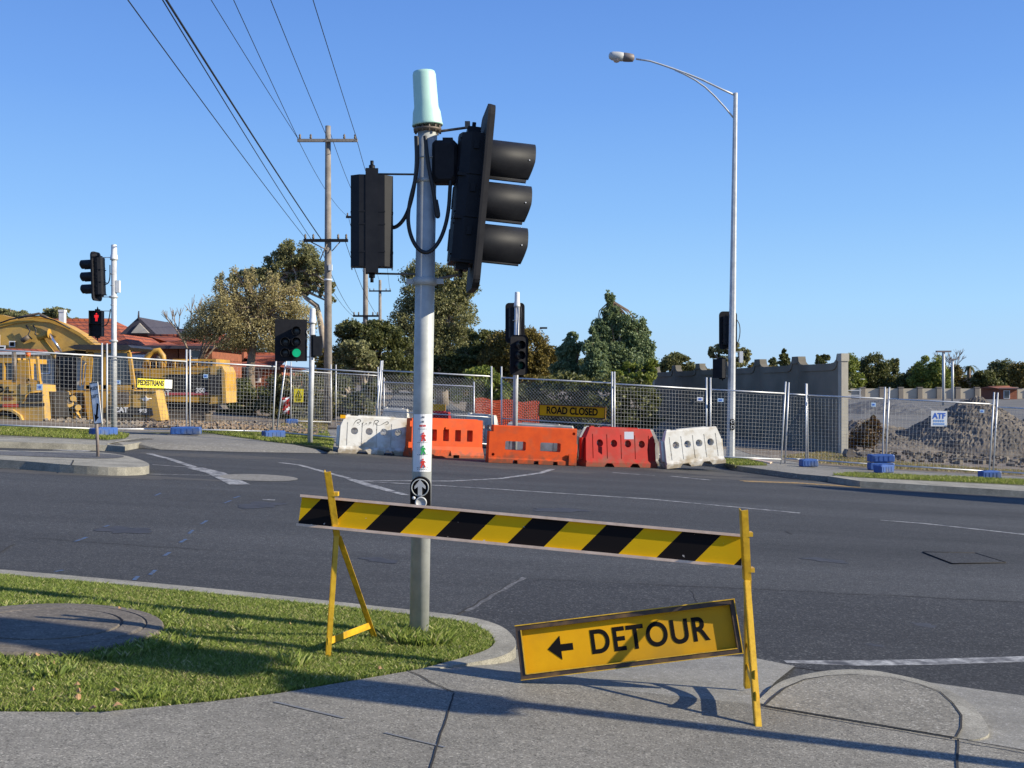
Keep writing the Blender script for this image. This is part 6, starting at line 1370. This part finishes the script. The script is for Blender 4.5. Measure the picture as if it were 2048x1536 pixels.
tree('sapling', 'shorter gum sapling beside the domed tree', 'tree', 53, [(1143, 672, 12, 14), (1142, 700, 28, 26), (1138, 740, 34, 34)], L5, 12000, .14, 1142, .10, bark, 24, limbs=16, spread=.34, shell=.35)
tree('bushy_tree', 'wide dark tree line filling behind the domed tree and the saplings', 'tree', 80, [(800, 745, 60, 34), (900, 735, 60, 40), (1000, 745, 60, 36), (1080, 735, 60, 34), (1160, 745, 60, 32), (1230, 755, 60, 30), (1110, 708, 24, 22)], L3, 30000, .2, 1020, .3, bark, 40, shell=.4, spread=.36)
tree('shrub', 'bright leafy shrub spilling over the far end of the high wall', 'shrub', 50, [(1275, 748, 36, 28), (1240, 762, 40, 24), (1302, 735, 18, 18)], L6, 8000, .16, 1262, .1, bark, 22, limbs=8)
tree('shrub', 'dark shrub mass behind the ROAD CLOSED sign', 'shrub', 47, [(1120, 785, 70, 40), (1200, 795, 70, 46), (1040, 800, 50, 36), (1270, 805, 50, 46), (1100, 828, 80, 24), (1190, 835, 80, 24), (1020, 830, 50, 22), (1270, 838, 55, 24)], L3, 26000, .16, 1140, .1, bark, 36, limbs=6, shell=.7)
tree('shrub', 'leafy yellow green shrub left of the centre signal pole', 'shrub', 45, [(965, 755, 40, 26), (990, 778, 36, 22), (930, 785, 30, 22)], L6, 8000, .15, 965, .1, bark, 24, limbs=6)
tree('shrub', 'olive hedge beyond the closed road behind the near pole', 'shrub', 70, [(860, 765, 60, 22), (905, 775, 40, 22), (680, 770, 40, 30), (650, 740, 30, 40)], L4, 12000, .20, 870, .1, bark, 30, limbs=4, shell=.7)
tree('shrub', 'straggly olive shrub behind the yellow warning sign', 'shrub', 43, [(590, 770, 60, 30), (640, 800, 40, 34), (560, 810, 50, 28), (600, 825, 60, 20)], leafmat('olive shrub leaves', (.045, .05, .016), (.12, .115, .035), (.22, .19, .07), .2), 13000, .12, 600, .08, bark, 30, limbs=30, spread=.36)
tree('shrub', 'dark undergrowth behind the mesh fence right of the engine cover', 'shrub', 45, [(480, 790, 40, 34), (520, 800, 45, 30), (470, 820, 45, 18)], L3, 9000, .14, 490, .08, bark, 24, limbs=14)
tree('shrub', 'thin trunked scrub between the tallest power pole and the closed road', 'shrub', 44, [(690, 790, 30, 40), (720, 810, 34, 30), (745, 780, 20, 24), (665, 815, 30, 24)], L3, 8000, .13, 705, .08, palebark, 24, limbs=40, spread=.36)
tree('shrub', 'reddish brown bush at the foot of the high wall end', 'shrub', 41, [(1735, 868, 32, 26), (1708, 880, 20, 18), (1745, 848, 18, 16)], leafmat('russet leaves', (.06, .035, .015), (.16, .09, .035), (.20, .18, .06), .2), 6000, .10, 1725, .05, bark, 20, limbs=12, spread=.36)
tree('shrub', 'dark scrub strip along the far road edge behind the chain mesh fence', 'shrub', 75, [(930, 800, 50, 20), (880, 795, 30, 18), (985, 805, 40, 20), (940, 815, 60, 12)], L3, 7000, .2, 930, .05, bark, 20, limbs=2)
far = [
 ('tree peeping over the high wall left of the lamp post', 95, [(1350, 722, 30, 16), (1368, 738, 34, 14), (1330, 740, 24, 12)], L7, 5000, .28),
 ('open crowned gum behind the street lamp pole', 90, [(1460, 695, 28, 14), (1430, 705, 16, 14), (1485, 712, 18, 18), (1460, 725, 34, 14)], L1, 6000, .26),
 ('low reddish shrubbery over the high wall between lamp and pillar caps', 100, [(1408, 742, 18, 8), (1510, 738, 16, 12), (1537, 740, 20, 8)], L4, 3000, .28),
 ('bushy tree directly right of the high wall end', 158, [(1700, 735, 18, 24), (1690, 765, 22, 14), (1712, 760, 16, 18)], L6, 4500, .42),
 ('dark round tree behind the small red roof', 162, [(1745, 730, 26, 20), (1755, 755, 24, 20), (1735, 770, 20, 14)], L3, 5000, .42),
 ('narrow upright tree left of the mixed grove', 165, [(1788, 725, 9, 12), (1780, 742, 14, 14), (1770, 762, 20, 14)], L7, 3000, .42),
 ('low dark trees in the middle of the far row', 160, [(1820, 755, 22, 14), (1808, 770, 30, 10), (1835, 745, 12, 12)], L3, 3600, .42),
 ('broad yellow green tree left of the taller lamp post', 156, [(1862, 735, 26, 24), (1850, 760, 24, 18), (1878, 755, 22, 24)], L6, 6500, .42),
 ('olive tree between the two far lamp posts and the palm', 160, [(1905, 750, 16, 20), (1918, 765, 18, 12)], L4, 2800, .42),
 ('round dark tree right of the palm', 158, [(1970, 760, 24, 18), (1985, 770, 20, 12)], L3, 3600, .42),
 ('tall loose tree near the right edge of the far row', 165, [(2000, 740, 22, 20), (2018, 760, 24, 18), (1996, 765, 14, 12)], L7, 4500, .42),
 ('tree cut by the right edge of the far row', 160, [(2042, 745, 20, 22), (2060, 760, 30, 26)], L4, 4500, .42),
 ('pale thin trees above the boom at the left edge', 95, [(0, 628, 28, 10), (40, 632, 24, 9)], L1, 2500, .3),
 ('rounded tree over the boom left of the white flue', 92, [(115, 628, 26, 14), (135, 640, 26, 8), (95, 632, 14, 8)], L1, 4500, .28),
 ('small tree over the purple grey roof', 90, [(322, 657, 22, 12), (345, 664, 18, 10)], L4, 3500, .28),
]
for (lb, Y, bl_, m_, n_, s_) in far: tree('distant_tree', lb, 'tree', Y, [(x_, y_ + ry_ * .12, rx_ * 1.22, ry_ * 1.18) for x_, y_, rx_, ry_ in bl_] if Y > 150 else bl_, m_, int(n_ * 1.5), s_ * .8, k=22, group='trees along the far skyline', limbs=6, lr=.08, tr=.25)
# small conifer and palm
tree('conifer', 'small dark conifer rising behind the high wall', 'tree', 120, [(1568, 703, 4, 6), (1568, 712, 9, 4), (1568, 719, 11, 4), (1568, 727, 13, 5), (1568, 738, 14, 7)], L3, 2600, .3, 1568, .2, bark, 12, limbs=4, group='trees along the far skyline')
tree('conifer', 'faint second conifer left of the small dark one', 'tree', 130, [(1546, 722, 7, 6), (1546, 734, 10, 8)], L7, 1200, .3, 1546, .2, bark, 12, limbs=4, group='trees along the far skyline')
tree('distant_tree', 'feathery dark tree just left of the tall wall end pillar', 'tree', 125, [(1636, 716, 8, 5), (1652, 714, 10, 6), (1642, 724, 12, 5)], L3, 1500, .3, 1645, .2, bark, 12, group='trees along the far skyline')
Y = 170; base = gx(1938, Y); root = thing('palm_tree', 'palm tree with drooping fronds on the far skyline', 'palm', base, 'trees along the far skyline'); tp = P(1938, 733, Y)
b = MB(); b.tube([base, tp], [.4, .3], 8); wb(b, 'trunk', bark, root)
b = MB()
for k in range(26):
    a = random.uniform(0, 6.28); L = random.uniform(1.3, 1.9); e = random.uniform(-.1, 1.2); d = Vector((math.cos(a), math.sin(a), 0)); side = Vector((-math.sin(a), math.cos(a), 0)); pr_ = None
    for j in range(6):
        t = j / 5; p = tp + d * L * t + Vector((0, 0, e * t - 1.6 * t * t)); ww = .16 * (1 - t) + .03
        if pr_ is not None: b.add([pr_[0], pr_[1], p + side * ww, p - side * ww], [(0, 1, 2, 3)])
        pr_ = (p - side * ww, p + side * ww)
wb(b, 'fronds', L3, root)
# far hedge line to close the horizon beyond the walls
def belt(name, x0, x1, Y, ytop, n, s, m, jit=8):
    bl_ = [(x, ytop + random.uniform(0, jit), random.uniform(14, 26), random.uniform(10, 16)) for x in np.arange(x0, x1, 18)]
    bl_ = [(x, y + 8, rx, ry * 1.5) for x, y, rx, ry in bl_]
    q, f, _ = foliage(bl_, Y, n, s, 14, 1.0, .4, .6, .3); return tag(rawmesh(name, q, f, m), kind='stuff')
belt('distant_woodland', 1670, 2120, 180, 748, 22000, .42, L7, 18); belt('distant_woodland', 1300, 1700, 150, 752, 6000, .45, L3, 5); belt('distant_woodland', -60, 560, 110, 690, 7000, .4, L7, 5); belt('distant_woodland', 620, 1320, 120, 755, 12000, .4, L3)

# ================================================================ parked car up the closed road, and tape on the fence
Y = 82.; c = gx(812, Y, .03); root = thing('parked_car', 'dark blue car parked far up the closed road', 'car', c)
cb = mat('dark car paint', (.02, .025, .06), .3, coat=.5)
b = MB(); b.box((0, 0, .55), (1.7, 4.2, .6), ch=.1); b.prism([(-.80, -1.2, .82), (.80, -1.2, .82), (.64, -.7, 1.38), (-.64, -.7, 1.38)], (0, 2.6, 0)); b.build('body', cb, root)
b = MB(); b.prism([(-.70, -1.215, .86), (.70, -1.215, .86), (.58, -.74, 1.33), (-.58, -.74, 1.33)], (0, -.01, 0)); b.build('windscreen', glass, root)
for sx in (-1, 1):
    b = MB(); b.box((sx * .6, -2.11, .62), (.3, .04, .14)); b.build('headlight', whitep, root)
    for sy in (-1.3, 1.3): b = MB(); b.lathe([(.1, -.1), (.31, -.1), (.33, 0), (.31, .1), (.1, .1)], (sx * .78, sy, .33), 16, Matrix.Rotation(R(90), 3, 'Y')); b.build('wheel', rubber, root)
Y = 35.; c = gx(572, Y); root = thing('tape_bundle', 'tangled bundle of red and white barrier tape hanging by the leaning fence posts', 'tape', c)
random.seed(5)
for k, m_ in ((0, redp), (1, signw), (2, redp)):
    b = MB(); pts = [P(572 + 5 * math.sin(j * 1.1 + k * 2), 795 + j * 4.2, Y) + Vector((0, .06 * math.cos(j * 1.3 + k), 0)) for j in range(9)]
    for j in range(8): b.add([pts[j] + Vector((-.05, 0, 0)), pts[j] + Vector((.05, 0, .02)), pts[j + 1] + Vector((.05, 0, 0)), pts[j + 1] + Vector((-.05, 0, .02))], [(0, 1, 2, 3)])
    wb(b, 'tape_strand', m_, root)

# street tree out of view to the right, whose shadow crosses the road
q = G(2048, 1003, -.12) + Vector((.971, -.239, 0)) * 12.5; q.z = zp(q.x, q.y) - .12
b = MB(); b.prism([q + Vector((a, c, .16 - .053 * a)) for a, c in ((-5, -1.2), (9, -1.2), (9, 1.2), (-5, 1.2), (-5.6, 0))], (0, 0, -.3)); tag(b.build('median', concrete), kind='structure')
root = thing('cypress_tree', 'narrow cypress on the median outside the right edge of view', 'tree', q)
b = MB(); b.tube([(0, 0, 0), (0, 0, 8.4)], [.16, .03], 8); b.build('trunk', bark, root)
n = 16000; hh_ = rng.random(n) ** .8; rr = 1.9 * (1 - hh_) ** .55 * np.sqrt(rng.random(n)); an = rng.uniform(0, 6.283, n); p = np.stack([rr * np.cos(an), rr * np.sin(an), .9 + hh_ * 8.0], 1)
a = rng.normal(size=(n, 3)); a /= np.linalg.norm(a, axis=1)[:, None]; c = np.cross(a, rng.normal(size=(n, 3))); c /= np.linalg.norm(c, axis=1)[:, None]
rawmesh('crown', np.stack([p - a * .12, p + c * .07, p + a * .12, p - c * .07], 1).reshape(-1, 3), np.arange(n * 4).reshape(-1, 4), L3, root)

# every separate piece of these fittings is a part of its own
def split_loose(o):
    bm = bmesh.new(); bm.from_mesh(o.data); bm.verts.ensure_lookup_table(); seen = set(); isl = []
    for v in bm.verts:
        if v.index in seen: continue
        st = [v]; g = []
        seen.add(v.index)
        while st:
            q = st.pop(); g.append(q.index)
            for e in q.link_edges:
                w_ = e.other_vert(q)
                if w_.index not in seen: seen.add(w_.index); st.append(w_)
        isl.append(set(g))
    if len(isl) > 1:
        for k, g in enumerate(isl):
            b2 = bm.copy(); bmesh.ops.delete(b2, geom=[v for v in b2.verts if v.index not in g], context='VERTS')
            me = bpy.data.meshes.new(o.name.split('.')[0]); b2.to_mesh(me); b2.free()
            for m_ in o.data.materials: me.materials.append(m_)
            if k == 0: first = me
            else:
                c = o.copy(); c.data = me; C.objects.link(c); c.parent = o.parent
        o.data = first
    bm.free()
for o in list(C.objects):
    if o.name.split('.')[0] in ('bracket_arm', 'board_clip', 'button_ring', 'bracket', 'brace', 'mounting_bracket', 'cylinder', 'small_print', 'lift_arm', 'hydraulic_pipe', 'lug'): split_loose(o)
